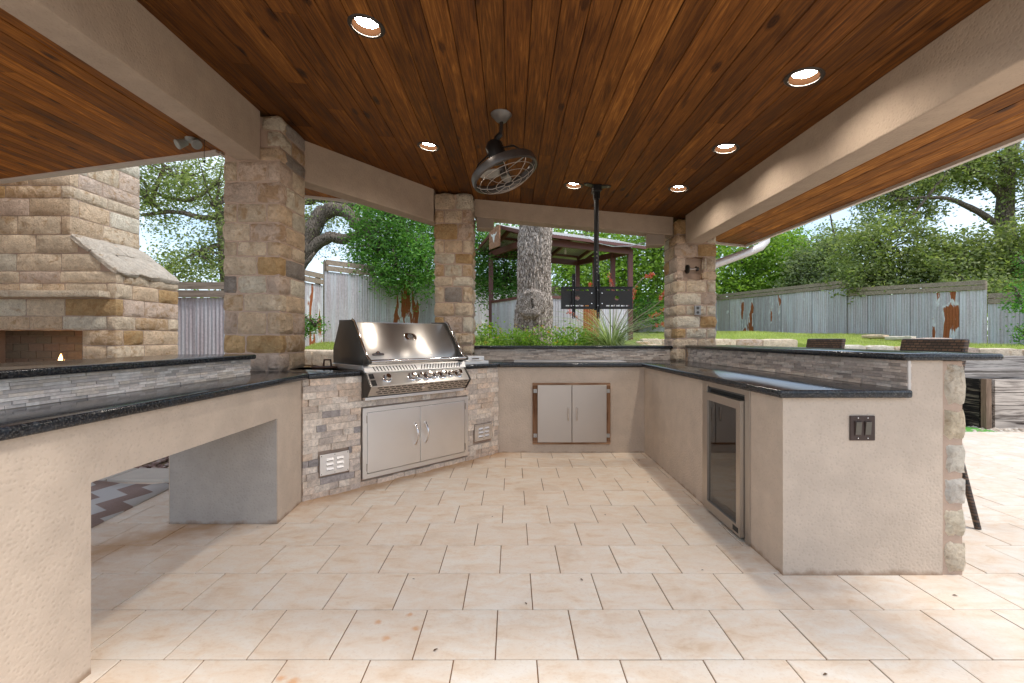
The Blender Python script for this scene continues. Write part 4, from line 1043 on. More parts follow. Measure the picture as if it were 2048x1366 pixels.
# ------------------------------------------------------------------ speakers, flood light, cord, cable, downspout
def speaker(cx, cy, z0, z1, w, rz, label):
    X_ = Matrix.Translation((cx, cy, 0)) @ Matrix.Rotation(rz, 4, 'Z')
    r = empty('outdoor_speaker', (cx, cy, z0), label, 'speaker', 'beige speakers under the beam')
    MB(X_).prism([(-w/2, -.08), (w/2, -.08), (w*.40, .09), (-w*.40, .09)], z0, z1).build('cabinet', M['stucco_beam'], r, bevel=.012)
    MB(X_).box(-w/2+.012, w/2-.012, -.083, -.0805, z0+.012, z1-.012).build('grille', m_plain('beige_grille', (.33, .27, .22), .8, 0, .1, 300, .3), r)
    MB(X_).tube([(-w/2-.004, 0, z1-.05), (-w/2-.004, 0, z1+.018), (w/2+.004, 0, z1+.018), (w/2+.004, 0, z1-.05)], .007, 6).build('bracket', M['trim'], r)
speaker(-.32, 5.36, 2.455, 2.60, .205, R(8), 'beige speaker under the beam right beside the middle column')
speaker(1.665, 5.33, 2.255, 2.395, .215, R(-12), 'beige speaker under the beam beside the niche column')
fl = empty('flood_light', (-2.98, 4.25, ceil_z(-2.98)), 'small grey twin flood light on the left soffit by the beam', 'flood light')
zc = ceil_z(-2.98); ML = m_plain('grey_fixture', (.34, .36, .35), .5)
MB().lathe([(.055, 0), (.05, -.03), (0, -.035)], (-2.98, 4.25, zc), (0, 0, 1), 18).build('base', ML, fl, smooth=40)
for dx, ax in ((-.07, (-.5, -.6, -.5)), (.06, (.6, -.5, -.5))):
    MB().lathe([(0, -.05), (.03, -.045), (.045, .04), (.04, .045), (0, .04)], (-2.98+dx, 4.22, zc-.055), ax, 16).build('lamp_head', ML, fl, smooth=40)
pc = empty('pull_cord', (-2.84, 4.22, ceil_z(-2.84)), 'thin dark pull cord hanging from the left soffit edge', 'cord')
MB().tube([(-2.84, 4.22, ceil_z(-2.84)), (-2.842, 4.22, 2.83)], .0025, 5).build('string', M['black'], pc)
MB().lathe([(0, .012), (.009, 0), (.009, -.012), (0, -.02)], (-2.842, 4.22, 2.825), (0, 0, 1), 10).build('pull', M['black'], pc, smooth=True)
dsp = MB(); dsp.tube([at(1418, 533, 5.75), at(1462, 517, 5.85), at(1500, 503, 5.95), at(1521, 494, 6.0), at(1531, 483, 6.02), at(1533, 468, 6.03), (3.34, 6.04, ceil_z(3.1)+.1)], .052, 16)
tag(dsp.build('downspout', m_plain('white_pipe', (.66, .64, .63), .4, .2, .05), None, smooth=50), 'pale round downspout pipe curving under the right roof corner', 'pipe')
tag(MB().tube([at(1166, 470, 10.6), at(1195, 486, 9.6), at(1225, 493, 8.4), at(1262, 492, 7.0), at(1290, 485, 5.7), at(1298, 478, 5.42)], .007, 6).build('cable', m_plain('grey_cable', (.5, .5, .48), .6), None, smooth=50), 'grey cable sagging from the shed roof to the right speaker', 'cable')

# ------------------------------------------------------------------ wicker bar stools
def stool(y0, label):
    r = empty('bar_stool', (2.66, y0+.24, 0), label, 'bar stool', 'dark wicker bar stools at the outer bar'); y1 = y0+.48
    def slab_(x0, x1, xa, xb, ya_, yb_, za, zb_): return [(x0, ya_, za), (x1, ya_, za), (x1, yb_, za), (x0, yb_, za), (xa, ya_, zb_), (xb, ya_, zb_), (xb, yb_, zb_), (xa, yb_, zb_)]
    bf = [(0, 3, 2, 1), (4, 5, 6, 7), (0, 1, 5, 4), (1, 2, 6, 5), (2, 3, 7, 6), (3, 0, 4, 7)]
    MB().add(slab_(2.80, 2.84, 2.88, 2.92, y0, y1, .76, 1.185), bf).build('backrest', M['wicker'], r, bevel=.012)
    MB().box(2.44, 2.84, y0+.01, y1-.01, .70, .765).build('seat', M['wicker'], r, bevel=.015)
    for xa, ya_, xb, yb_ in ((2.80, y0+.03, 2.86, y0-.10), (2.80, y1-.03, 2.86, y1+.06), (2.47, y0+.03, 2.42, y0-.03), (2.47, y1-.03, 2.42, y1+.03)):
        MB().tube([(xa, ya_, .71), (xb, yb_, floor_z(yb_)+.002)], [.019, .017], 10).build('leg', M['wicker'], r, smooth=50)
    m = MB(); q = [(2.825, y0-.04, .30), (2.825, y1+.01, .30), (2.45, y1+.01, .30), (2.45, y0-.01, .30), (2.825, y0-.04, .30)]
    m.tube(q, .011, 8, cap=False); m.build('foot_ring', M['bronze'], r, smooth=50)
stool(2.905, 'dark wicker bar stool nearest, behind the end of the right bar')
stool(3.985, 'dark wicker bar stool farther away, showing a narrower back over the bar')

# ------------------------------------------------------------------ rug and stone border on the left
def m_rug():
    t = NT('chevron_rug', .95, 0, .1); p = t.coord(rot=(0, 0, R(-20))); sx = t.n('ShaderNodeSeparateXYZ'); t.l(p, sx.inputs[0])
    zig = t.math('PINGPONG', t.math('MULTIPLY', sx.outputs['Y'], 1.0), .16); st = t.math('ADD', sx.outputs['X'], t.math('MULTIPLY', zig, .8))
    st = t.math('PINGPONG', st, .16); f = t.ramp(st, [(.078, 0), (.084, 1)], 'LINEAR'); nz = t.noise(t.coord(scale=(1, 6, 1)), 90, 3)
    br = t.mix(nz, (.24, .15, .12), (.50, .40, .36)); t.color(t.mix(t.math('SUBTRACT', 1, f), br, t.mix(nz, (.62, .60, .57), (.72, .70, .68)))); t.bump(nz, .8, .004); return t.m
m = MB(); nx_, ny_ = 12, 24; rx0, rx1, ry0, ry1 = -5.2, -2.62, .8, 3.64; V = []; Fc = []
for j in range(ny_+1):
    for i in range(nx_+1):
        x_ = rx0+(rx1-rx0)*i/nx_; y_ = ry0+(ry1-ry0)*j/ny_; e = max(0, (y_-3.40))/.24
        V.append((x_+.03*math.sin(y_*3), y_+(.02*math.sin(x_*5) if j == ny_ else 0), floor_z(y_)+.009+.012*e*e*(1+math.sin(x_*7))))
for j in range(ny_):
    for i in range(nx_): Fc.append((j*(nx_+1)+i, j*(nx_+1)+i+1, (j+1)*(nx_+1)+i+1, (j+1)*(nx_+1)+i))
m.add(V, Fc); rg = m.build('rug', m_rug(), None, smooth='all'); s_ = rg.modifiers.new('thick', 'SOLIDIFY'); s_.thickness = .008; s_.offset = 1
tag(rg, 'brown and white chevron outdoor rug beyond the left knee space', 'rug')
for i in range(7):
    MB().box(-7.0+i*.62, -7.0+i*.62+.61, 3.70, 4.02, .012, .046).build('border_slab', m_plain('pale_slab', (.58, .53, .46), .8, 0, .12, 8, .3) if i == 0 else bpy.data.materials['pale_slab'], patio, bevel=.004)

# dead leaves on the tiles
lv = MB(); lv.add([(0, -.016, .001), (.007, -.004, .006), (.004, .012, .004), (0, .018, .001), (-.005, .010, .003), (-.006, -.005, .005), (0, 0, .0085)], [(0, 1, 6), (1, 2, 6), (2, 3, 6), (3, 4, 6), (4, 5, 6), (5, 0, 6)])
lme = lv.mesh('dead_leaf', m_plain('brown_leaf', (.12, .065, .03), .8, var=.4)); rs = random.Random(4)
LEAF_AT = ['on the tiles in front of the grill doors', 'on the tiles left of the floor centre', 'on the middle of the foreground tiles', 'near the lower left, below the orange rust spots', 'beside a tile joint straight below the grill', 'right of centre, the left one of a close pair', 'right of centre, the right one of a close pair', 'in the back right floor corner under the cedar framed doors', 'near the right stucco wall by the back corner', 'on the tiles left of the fridge base', 'nearest the bottom edge on the right', 'on the tiles in front of the stone bar end', 'beside the grey pier of the knee space', 'near the floor centre just above the middle foreground']
for i, (px, py) in enumerate([(925, 967), (985, 1034), (1052, 1208), (871, 1301), (827, 1159), (1210, 1030), (1275, 1031), (1278, 921), (1296, 965), (1405, 1141), (1651, 1350), (1910, 1192), (515, 1055), (1163, 1160)]):
    Y = 1088/(py-670.7); o = place('dead_leaf', lme, None, ((px-1024)/F_PX*Y, Y, floor_z(Y)+.0016), (1, 1, 1), Matrix.Rotation(rs.uniform(0, 6), 3, 'Z'))
    s = rs.uniform(.4, .75); o.scale = (s, s, s); tag(o, 'tiny curled brown dead leaf '+LEAF_AT[i], 'leaf', 'dead leaves scattered on the tiles')
# ------------------------------------------------------------------ outdoor fireplace
fp = empty('outdoor_fireplace', (-6.7, 6.5, 0), 'large limestone outdoor fireplace with shouldered chimney, mantel and lit firebox', 'fireplace')
FXL, FXR, FY0, FY1 = -8.2, -5.20, 6.0, 7.14; CXR = -5.80; ZS0, ZS1 = 2.07, 2.55
FB = (-7.4, -5.65, .45, 1.297)
rs = random.Random(61)
pier_core(fp, FXL, FXR, FY0, FY1, 0, ZS0, None) if False else None
m = MB(); i_ = .014
m.box(FXL+i_, FB[0], FY0+i_, FY1-i_, 0, ZS0); m.box(FB[1], FXR-i_, FY0+i_, FY1-i_, 0, ZS0); m.box(FB[0], FB[1], FY0+.7, FY1-i_, 0, ZS0); m.box(FB[0], FB[1], FY0+i_, FY0+.7, FB[3], ZS0); m.box(FB[0], FB[1], FY0+i_, FY0+.7, 0, FB[2])
m.box(FXL+i_, CXR-i_, FY0+i_, FY1-i_, ZS0, 5.0)
m.extr([(CXR-i_, ZS0), (FXR-i_-.02, ZS0), (CXR-i_, ZS1-.03)], 1, FY0+i_, FY1-i_)
m.build('mortar_core', M['mortar'], fp)
def fp_clip(u0, u1, v0, v1, a, b):
    if b < .3: return False
    if u1 < -7.6 and v0 < 6.3: return a > 0
    return True
WF = (34, 30, 10, 12, 6, 10)
clad(fp, rs, FXL, FXR, FY0, FY1, 0, ZS0, 'FR', depth=.13, hs=(.14, .27), ws=(.22, .62), hole=(FB[0], FB[1], FB[2], FB[3]), breaks=(.45, 1.297), weights=WF, clip=fp_clip)
def chim_clip(u0, u1, v0, v1, a, b): return True
zs = courses(rs, ZS0, 4.15, .15, .27, (ZS1,))
for i in range(len(zs)-1):
    a, b = zs[i], zs[i+1]; zm = (a+b)/2
    xr = CXR if zm > ZS1 else FXR-(zm-ZS0)/(ZS1-ZS0)*(FXR-CXR)-.06
    odd = i % 2
    for u, v in split(rs, FXL, xr-(0 if odd or zm < ZS1 else .13), .25, .6):
        if v < -7.9: continue
        o = rough_block(rs, u, v, FY0, FY0+.13, a, b).build('stone', M['stone'], fp, smooth=38); o.color = stone_color(rs, WF)
    if zm > ZS1:
        for u, v in split(rs, FY0+(.13 if odd else 0), FY1, .25, .6):
            o = rough_block(rs, xr-.13, xr, u, v, a, b).build('stone', M['stone'], fp, smooth=38); o.color = stone_color(rs, (30, 8, 40, 10, 6, 6))  # paler stone mix puts the sunlit look of this face into colour
# sloping shoulder slabs
sl = Vector((FXR-CXR, 0, ZS0-ZS1)); L = sl.length; sl.normalize(); sn = Vector((-sl.z, 0, sl.x)); sn = sn if sn.z > 0 else -sn
SM = Matrix((( sl.x, 0, sn.x, CXR), (0, 1, 0, 0), (sl.z, 0, sn.z, ZS1), (0, 0, 0, 1)))
k = 0
for a, b in split(rs, 0, L+.03, .25, .4):
    for u, v in split(rs, FY0-.01, FY1, .35, .6):
        bl = rough_block(rs, a, b, u, v, -.05, .035, bulge=.02, edge=.012, joint=.004); bl.v = [tuple(SM @ Vector(q)) for q in bl.v]
        o = bl.build('shoulder_stone', M['stone'], fp, smooth=38); o.color = (.70, .62, .52, .3)
mt = rough_block(rs, -7.9, -5.27, FY0-.17, FY0+.02, 1.715, 1.80, bulge=.004, edge=.006, joint=0, n=5).build('mantel', M['stone'], fp, smooth=38); mt.color = (.86, .72, .55, .2)
# firebox lining of firebrick, back and right side
fbm = m_objcolor('firebrick', .9, 30, .2, .3); me = unit_cube(fbm, .02, 'firebrick'); me_bricks = me
for r_ in range(8):
    z = FB[2]+r_*.11+.055
    if z > FB[3]-.02: break
    for c in range(-1, 10):
        x_ = FB[0]+(c+(.5 if r_ % 2 else 0))*.225+.1125
        a, b = max(FB[0], x_-.1125), min(FB[1], x_+.1125)
        if b-a < .03: continue
        place('brick', me, fp, ((a+b)/2, FY0+.69, z), (b-a-.006, .03, .103), None, (.20+rs.uniform(-.02, .02), .145, .10, .5))
    for c in range(3):
        y_ = FY0+.14+c*.2+(.08 if r_ % 2 else 0); a, b = max(FY0+.13, y_-.0), min(FY0+.67, y_+.2)
        if b-a < .03: continue
        soot = .12 if z > 1.0 and c < 2 else 1
        place('brick', me, fp, (FB[1]-.012, (a+b)/2, z), (.03, b-a-.006, .103), None, ((.22*soot), .15*soot, .10*soot, .5))
fl_ = MB(); fx, fy = -6.16, 6.22
for (dx_, hh_, ww_, ln) in ((0, .24, .042, .10), (.035, .16, .030, .25), (-.045, .13, .032, -.3), (-.10, .07, .03, -.1), (.02, .10, .05, 0), (-.18, .05, .035, .2), (-.26, .04, .03, .1)):
    fl_.lathe([(0, 0), (ww_*.9, hh_*.12), (ww_, hh_*.3), (ww_*.62, hh_*.55), (ww_*.5, hh_*.72), (ww_*.18, hh_*.92), (0, hh_)], (fx+dx_, fy+.02*math.sin(dx_*90), .74), (ln, 0, 1), 9)
fl_.lathe([(.0, 0), (.03, .02), (.024, .06), (0, .10)], (fx-.08, fy+.02, .72), (0, 0, 1), 8)
fl_.build('flame', m_emit('fire', (1, .50, .16), 5), fp, smooth='all')
lg = MB(); lg.tube([(-6.9, 6.25, .60), (-5.95, 6.3, .62)], .06, 8); lg.tube([(-6.7, 6.4, .62), (-5.9, 6.2, .60)], .05, 8); lg.build('fire_log', M['cast'], fp)
MB().box(FB[0]+.02, FB[1]-.02, FY0+.05, FY0+.66, FB[2]-.02, .56).build('hearth_bed', M['cast'], fp)

# ------------------------------------------------------------------ retaining walls
wstone = (40, 14, 30, 8, 3, 5)
def retaining(label, pts, ztop, courses_n, seed, h=.26, d=.30, L=(.4, .75)):
    rs = random.Random(seed); a0 = Vector((*pts[0], 0)); r = empty('retaining_wall', (pts[0][0], pts[0][1], ztop[0]-courses_n*h), label, 'stone wall')
    for (p, q, za, zb) in zip(pts[:-1], pts[1:], ztop[:-1], ztop[1:]):
        P, Q = Vector((*p, 0)), Vector((*q, 0)); U = (Q-P); Ln = U.length; U.normalize(); N = Vector((-U.y, U.x, 0))
        for c in range(courses_n):
            for u, v in split(rs, -(.2 if c % 2 else 0), Ln, *L):
                u = max(0, u); t = (u+v)/2/Ln; zt = za+(zb-za)*t-c*h
                b = rough_block(rs, u, v, -d/2, d/2, zt-h+rs.uniform(0, .01), zt, bulge=.012, edge=.014, joint=.004)
                XM = Matrix(((U.x, N.x, 0, P.x), (U.y, N.y, 0, P.y), (0, 0, 1, 0), (0, 0, 0, 1))); b.v = [tuple(XM @ Vector(w)) for w in b.v]
                o = b.build('stone', M['stone'], r, smooth=38); o.color = stone_color(rs, wstone)
    return r
retaining('low limestone retaining wall seen behind the counter left of the grill', [(-4.55, 8.3), (-3.2, 7.58), (-.95, 6.5)], [1.0, .99, .99], 3, 1)
retaining('limestone edge of the planting bed hidden behind the back bar', [(-.95, 6.42), (2.45, 6.40), (3.0, 10.7)], [.93, .93, 1.12], 3, 2)
retaining('stepped limestone retaining wall along the lawn beyond the right bar', [(3.05, 10.85), (6.7, 10.85)], [1.17, 1.16], 4, 3)
retaining('long low limestone retaining wall behind the wooden planters', [(6.75, 10.15), (9, 9.75), (11, 9.25), (15, 9.0)], [1.05, 1.0, .95, .93], 3, 4, d=.35)
retaining('single course of limestone edging at the foot of the right fence', [(10.85, 14.1), (11.7, 12.2)], [1.31, 1.16], 1, 5, h=.12)

# ------------------------------------------------------------------ corrugated fences
def corr_mesh(w, h, per=.076, amp=.010, steps=6):
    n = max(6, int(w/per*steps)); V = []; F = []
    for i in range(n+1):
        x = w*i/n; y = amp*math.sin(2*math.pi*x/per)
        V += [(x, y, 0), (x, y, h)]
    for i in range(n): F.append((2*i, 2*i+2, 2*i+3, 2*i+1))
    me = bpy.data.meshes.new('corrugated_sheet'); me.from_pydata(V, [], F); me.materials.append(M['sheet']); me.polygons.foreach_set('use_smooth', [True]*len(F)); me.update(); return me
CM = {}
def sheet(root, P, U, w, z0, z1, rust=.3, nudge=0):
    key = round(w, 2)
    if key not in CM: CM[key] = corr_mesh(w, 1.0)
    N = Vector((-U.y, U.x, 0)); rot = Matrix((U, N, Vector((0, 0, 1)))).transposed()
    o = place('corrugated_sheet', CM[key], root, P+N*nudge+Vector((0, 0, z0)), (1, 1, z1-z0), rot, (1, 1, 1, rust)); return o
bme = MB().box(-.5, .5, -.5, .5, -.5, .5).mesh('board', M['fence_wood'])
def fence(p, q, ztop, zsheet, zbase, label, seed, rust=(), boards=2, nsheet=.62):
    rs = random.Random(seed); P, Q = Vector((*p, 0)), Vector((*q, 0)); U = Q-P; L = U.length; U.normalize(); N = Vector((-U.y, U.x, 0)); N = N if (P+N).length < P.length or True else N
    side = -1 if N.dot(-P) < 0 else 1          # side that faces the patio
    r = empty('fence_panel', (p[0], p[1], zbase[0]), label, 'fence', 'corrugated metal fence panels round the garden')
    n = max(1, round(L/nsheet)); w = L/n
    for i in range(n):
        t = (i+.5)/n; lerp = lambda ab: ab[0]+(ab[1]-ab[0])*t
        sheet(r, P+U*(w*i-.015), U, w+.03, lerp(zbase)-.05, lerp(zsheet)+rs.uniform(-.01, .01), rust=(rust[i] if i < len(rust) else rs.uniform(.1, .42)), nudge=(.006 if i % 2 else -.006))
    rotU = Matrix((U, N, Vector((0, 0, 1)))).transposed()
    for b in range(boards):
        hh = ((ztop[0]-zsheet[0])+(ztop[1]-zsheet[1]))/2/boards
        za = zsheet[0]+hh*(b+.5); zb = zsheet[1]+hh*(b+.5); tilt = math.atan2(zb-za, L)
        rot = rotU @ Matrix.Rotation(-tilt, 3, 'Y')
        c = (P+Q)/2+N*side*.035; c.z = (za+zb)/2
        place('board', bme, r, c, (L-.01, .035, hh-.022), rot, (1, 1, 1, 1))
    for e in (.06, L-.06):
        t = e/L; c = P+U*e-N*side*.07; za = zbase[0]+(zbase[1]-zbase[0])*t-.1; zb = ztop[0]+(ztop[1]-ztop[0])*t-.03
        c.z = (za+zb)/2; place('post', bme, r, c, (.09, .09, zb-za), rotU)
fence((-7.4, 8.95), (-4.95, 8.90), (2.30, 2.28), (1.98, 1.96), (.22, .30), 'low grey fence panel between the fireplace and the wide left column', 1, (.2, .3, .2, .15))
fence((-4.93, 9.1), (-4.55, 10.95), (2.73, 2.73), (2.46, 2.46), (.95, 1.08), 'short pale fence panel just right of the wide left column, rusty at its foot', 2, (.2, .2, .95))
fence((-4.5, 11.0), (-2.45, 13.6), (3.08, 3.12), (2.80, 2.83), (1.08, 1.18), 'tall fence panel behind the grill with a large orange rust patch', 3, (.35, .3, .2, .88, .62))
fence((-2.43, 13.62), (-.42, 16.2), (3.26, 3.3), (2.92, 2.96), (1.18, 1.3), 'shaded fence panel left of the shed behind hanging green leaves', 4)
fence((-.4, 16.22), (1.7, 18.8), (3.3, 3.3), (2.95, 2.95), (1.3, 1.4), 'fence panel hidden behind the big tree trunk and the shed', 5)
fence((1.72, 18.82), (4.2, 21.5), (3.35, 3.35), (3.0, 3.0), (1.4, 1.45), 'fence panel seen through the middle of the shed', 6)
fence((4.22, 21.5), (9.9, 22.05), (3.36, 3.36), (3.02, 3.02), (1.42, 1.5), 'far back fence panel right of the shed behind red flowers', 7)
fence((9.92, 22.0), (12.3, 16.8), (3.30, 3.32), (2.99, 3.03), (1.45, 1.34), 'long fence panel directly right of the niche column with narrow rust streaks', 8, (.2, .3, .74, .25, .72, .2, .2, .2, .3))
fence((12.32, 16.75), (13.9, 13.4), (3.03, 2.90), (2.72, 2.60), (1.30, .99), 'right fence panel with a tall orange rust patch near its right end', 9, (.2, .15, .2, .2, .9, .2))
fence((13.92, 13.35), (15.2, 10.6), (2.50, 2.44), (2.18, 2.12), (.95, .85), 'lowest fence panel at the right edge of the view', 10)

# ------------------------------------------------------------------ garden shed with low roof
sh = empty('garden_shed', (1.2, 12, 1.1), 'open maroon steel frame shed with corrugated roof behind the big tree', 'shed')
Lc, Nc, Rc, Kc = Vector((-.56, 12.2, 0)), Vector((.42, 10.45, 0)), Vector((3.05, 11.8, 0)), Vector((1.95, 13.6, 0)); ZE = 3.42
def bar(root, name, a, b, w=.09, h=.12, mat=None):
    a, b = Vector(a), Vector(b); d = (b-a); L = d.length; d.normalize(); up = Vector((0, 0, 1)) if abs(d.z) < .9 else Vector((1, 0, 0)); s = d.cross(up).normalized(); t = s.cross(d)
    XM = Matrix(((d.x, s.x, t.x, a.x), (d.y, s.y, t.y, a.y), (d.z, s.z, t.z, a.z), (0, 0, 0, 1)))
    return MB(XM).box(0, L, -w/2, w/2, -h/2, h/2).build(name, mat or M['shed'], root)
gz = lambda v: high_z(v.x, v.y)-.05
for c in (Lc, Nc, Rc, Kc, Kc.lerp(Rc, .36), Kc.lerp(Rc, .70)): bar(sh, 'post', (c.x, c.y, gz(c)), (c.x, c.y, ZE+.05), .12, .12)
def up(v, z): return (v.x, v.y, z)
for a, b in ((Lc, Nc), (Nc, Rc), (Rc, Kc), (Kc, Lc)): bar(sh, 'beam', up(a, ZE), up(b, ZE), .08, .15)
M1, M2 = (Lc+Nc)/2, (Rc+Kc)/2; ZR = 3.86
for t in (0, .33, .66, 1):
    rdg = M1.lerp(M2, t); a = Nc.lerp(Rc, t); b = Lc.lerp(Kc, t)
    bar(sh, 'rafter', up(a, ZE+.12), up(rdg, ZR), .06, .09); bar(sh, 'rafter', up(b, ZE+.12), up(rdg, ZR), .06, .09)
for t in (0, .5, 1):
    for e0, e1 in ((Nc, Rc), (Lc, Kc)):
        a = e0.lerp(M1, t); b = e1.lerp(M2, t); z = ZE+.18+(ZR-ZE-.12)*t; bar(sh, 'purlin', up(a, z), up(b, z), .05, .06)
ax = (M2-M1).normalized(); roofm = NT('shed_roof_sheet', .6, .3); 
pr = roofm.coord(); fr_ = roofm.noise(pr, 5, 5); roofm.color(roofm.mix(fr_, (.34, .33, .31), (.52, .50, .47)))
for sgn, e0 in ((1, Nc), (-1, Lc)):
    A0 = M1-ax*.30; E0 = e0-ax*.30; out = (E0-A0); W_ = out.length; out.normalize(); tot = (M2-M1).length+.60
    n = 5; wdt = tot/n; zr, ze = ZR+.10, ZR+.10-(ZR-ZE-.12)/W_*(W_+.33)
    for i in range(n):
        V = []; F = []; st = int(wdt/.076*6)
        for k in range(st+1):
            s_ = wdt*k/st; hgt = .009*math.sin(2*math.pi*(s_+i*wdt)/.076)
            p0 = A0+ax*(i*wdt+s_); p1 = p0+out*(W_+.33)
            V += [(p0.x, p0.y, zr+hgt), (p1.x, p1.y, ze+hgt)]
        for k in range(st): F.append((2*k, 2*k+2, 2*k+3, 2*k+1))
        mm = MB(); mm.add(V, F); mm.build('roof_sheet', roofm.m, sh, smooth='all')
    q0 = A0+out*(W_+.33); q1 = q0+ax*tot; bar(sh, 'eave_trim', up(q0, ze-.04), up(q1, ze-.04), .04, .07)
for t_ in (-.32, (M2-M1).length+.32):
    for e0 in (Nc, Lc):
        A0 = M1+ax*t_; out = (e0-M1); W_ = out.length; out.normalize(); q = A0+out*(W_+.33); bar(sh, 'verge_trim', up(A0, ZR+.06), up(q, ZR+.06-(ZR-ZE-.12)/W_*(W_+.33)), .03, .08)
# low corrugated walls and rail
for a, b, ruston in ((Lc, Nc, (.3, .6, .2)), (Nc, Rc, (.62, .3, .4, 1.45, .3, .35))):
    U = (b-a); Ln = U.length; U.normalize(); n = max(2, round(Ln/.52)); w = Ln/n
    for i in range(n):
        c = a+U*(w*i); sheet(sh, Vector((c.x, c.y, 0)), U, w, gz(c)-.02, 2.12, rust=ruston[i % len(ruston)])
    bar(sh, 'rail', up(a, 2.15), up(b, 2.15), .07, .06)
bl = empty('bare_bulb', (1.35, 11.6, 3.5), 'small bare bulb hanging under the shed roof', 'bulb')
MB().tube([(1.35, 11.6, 3.62), (1.35, 11.6, 3.42)], .012, 6).build('bulb_holder', M['trim'], bl); MB().lathe([(.02, .06), (.035, .0), (.03, -.04), (0, -.055)], (1.35, 11.6, 3.37), (0, 0, 1), 12).build('glass_bulb', m_plain('milk_glass', (.75, .72, .66), .2), bl, smooth=True)
# wooden plaque with pale skull emblem on the gable
Ud = (Nc-Lc).normalized(); pcn = Lc.lerp(Nc, .53)+Vector((-Ud.y, Ud.x, 0))*(-.42); pcn.z = 3.62
Nn = Vector((-Ud.y, Ud.x, 0)); Nn = Nn if Nn.dot(-pcn) > 0 else -Nn
PM = Matrix(((Ud.x, 0, Nn.x, pcn.x), (Ud.y, 0, Nn.y, pcn.y), (0, 1, 0, pcn.z), (0, 0, 0, 1)))
pl = empty('wall_plaque', pcn, 'brown wooden plaque with a pale emblem on the shed gable', 'plaque')
mw = m_weathered('plaque_wood', (.20, .09, .05), (.42, .24, .15), 1, 0)
for k in range(3): MB(PM).box(-.27, .27, -.25+k*.168, -.25+k*.168+.163, 0, .03).build('plank', mw, pl)
em = MB(PM); em.prism([(0, -.13), (.035, -.05), (.05, .02), (.12, .05), (.15, .11), (.09, .075), (.035, .07), (0, .09), (-.035, .07), (-.09, .075), (-.15, .11), (-.12, .05), (-.05, .02), (-.035, -.05)], .031, .045)
em.build('emblem', m_plain('pale_emblem', (.72, .70, .66), .7), pl)

# ------------------------------------------------------------------ big trunk in front of the shed
BARK = m_bark('grey_bark', (.17, .13, .10), (.56, .48, .41), 1.7)
tr = empty('shade_tree', (.40, 8.5, .95), 'thick pale barked tree trunk with a large healed knot behind the bar', 'tree')
KE = {}; nA, nH = 170, 260; zz0, zz1 = .85, 5.2; V = np.zeros(((nH+1)*nA, 3))
for j in range(nH+1):
    z = zz0+(zz1-zz0)*j/nH; t = (z-.95)/3.2
    r0 = .285+.10*math.exp(-max(0, z-.95)/.45)+.03*math.exp(-((z-1.75)/.3)**2)
    cx = .40+.05*math.exp(-max(0, z-.95)/.8)*-1+.012*z; cy = 8.5
    for i in range(nA):
        a = 2*math.pi*i/nA; dx, dy = math.cos(a), math.sin(a)
        p = Vector((dx*3.2*r0/.3, dy*3.2*r0/.3, z*1.05)); wob = mnoise.fractal(Vector((dx*1.2, dy*1.2, z*.9)), 1, 2, 3)*.035
        q = Vector((dx*8.5+mnoise.noise(Vector((dx*2, dy*2, z*3)))*.8, dy*8.5, z*2.6+mnoise.noise(Vector((dx*6, dy*6, z*2)))*.7))
        rid = abs(mnoise.noise(q*1.15)); rid2 = abs(mnoise.noise(q*2.6+Vector((5, 1, 2))))
        rr = r0+wob+(.040*min(1, rid*3.0)+.018*min(1, rid2*3))-.03
        # healed knot facing the patio
        an = math.atan2(dy, dx)+math.pi/2; an = (an+math.pi) % (2*math.pi)-math.pi; sx_ = an*r0-(-.06); sz_ = z-1.80
        e = math.sqrt(((sx_*.86+sz_*.5)/.22)**2+((-sx_*.5+sz_*.86)/.17)**2*.72)
        if e < 1.7 and dy < .2:
            KE[(j, i)] = e
            k = max(0, 1-e) ; face = r0+.055+.02*mnoise.noise(Vector((sx_*9, sz_*9, 3)))
            bl_ = min(1, max(0, (1.15-e)/.25)); rr = rr*(1-bl_)+face*bl_+.045*math.exp(-((e-1.12)/.16)**2)
            crack = abs(sx_-.02-(sz_)*.35+.03*math.sin(sz_*22)); rr -= .05*math.exp(-(crack/.010)**2)*(1 if abs(sz_) < .085 else 0)
        V[j*nA+i] = (cx+dx*rr, cy+dy*rr, z)
F = [(j*nA+i, j*nA+(i+1) % nA, (j+1)*nA+(i+1) % nA, (j+1)*nA+i) for j in range(nH) for i in range(nA)]
tk = np_obj('trunk', V, F, BARK, tr, smooth=True)
tk.data.materials.append(m_bark('knot_wood', (.17, .13, .10), (.42, .36, .31), 2.2))
tk.data.polygons.foreach_set('material_index', [1 if KE.get((j, i), 9) < 1.0 else 0 for j in range(nH) for i in range(nA)])

# ------------------------------------------------------------------ foliage
def leaf_cloud(rs, centers, per, spread, size, aspect=.5, flat=.35, droop=0):
    """rs: numpy Generator; centers (n,3); returns V, F of bent leaf pairs"""
    n = len(centers)*per
    c = np.repeat(centers, per, axis=0)+rs.normal(0, 1, (n, 3))*np.array(spread if np.ndim(spread) else (spread,)*3)
    c[:, 2] -= droop*rs.random(n)
    d = rs.normal(0, 1, (n, 3)); d[:, 2] *= .6; d /= np.linalg.norm(d, axis=1)[:, None]
    u = rs.normal(0, 1, (n, 3)); u[:, 2] += 0; s = np.cross(d, u); s /= np.linalg.norm(s, axis=1)[:, None]+1e-9
    L = size*rs.uniform(.6, 1.35, n)[:, None]; W = L*aspect
    nb = np.cross(d, s)*L*.12
    V = np.stack([c-d*L/2, c+s*W/2+nb, c+d*L/2, c-s*W/2+nb], axis=1).reshape(-1, 3)
    F = np.arange(n*4).reshape(-1, 4); return V, F
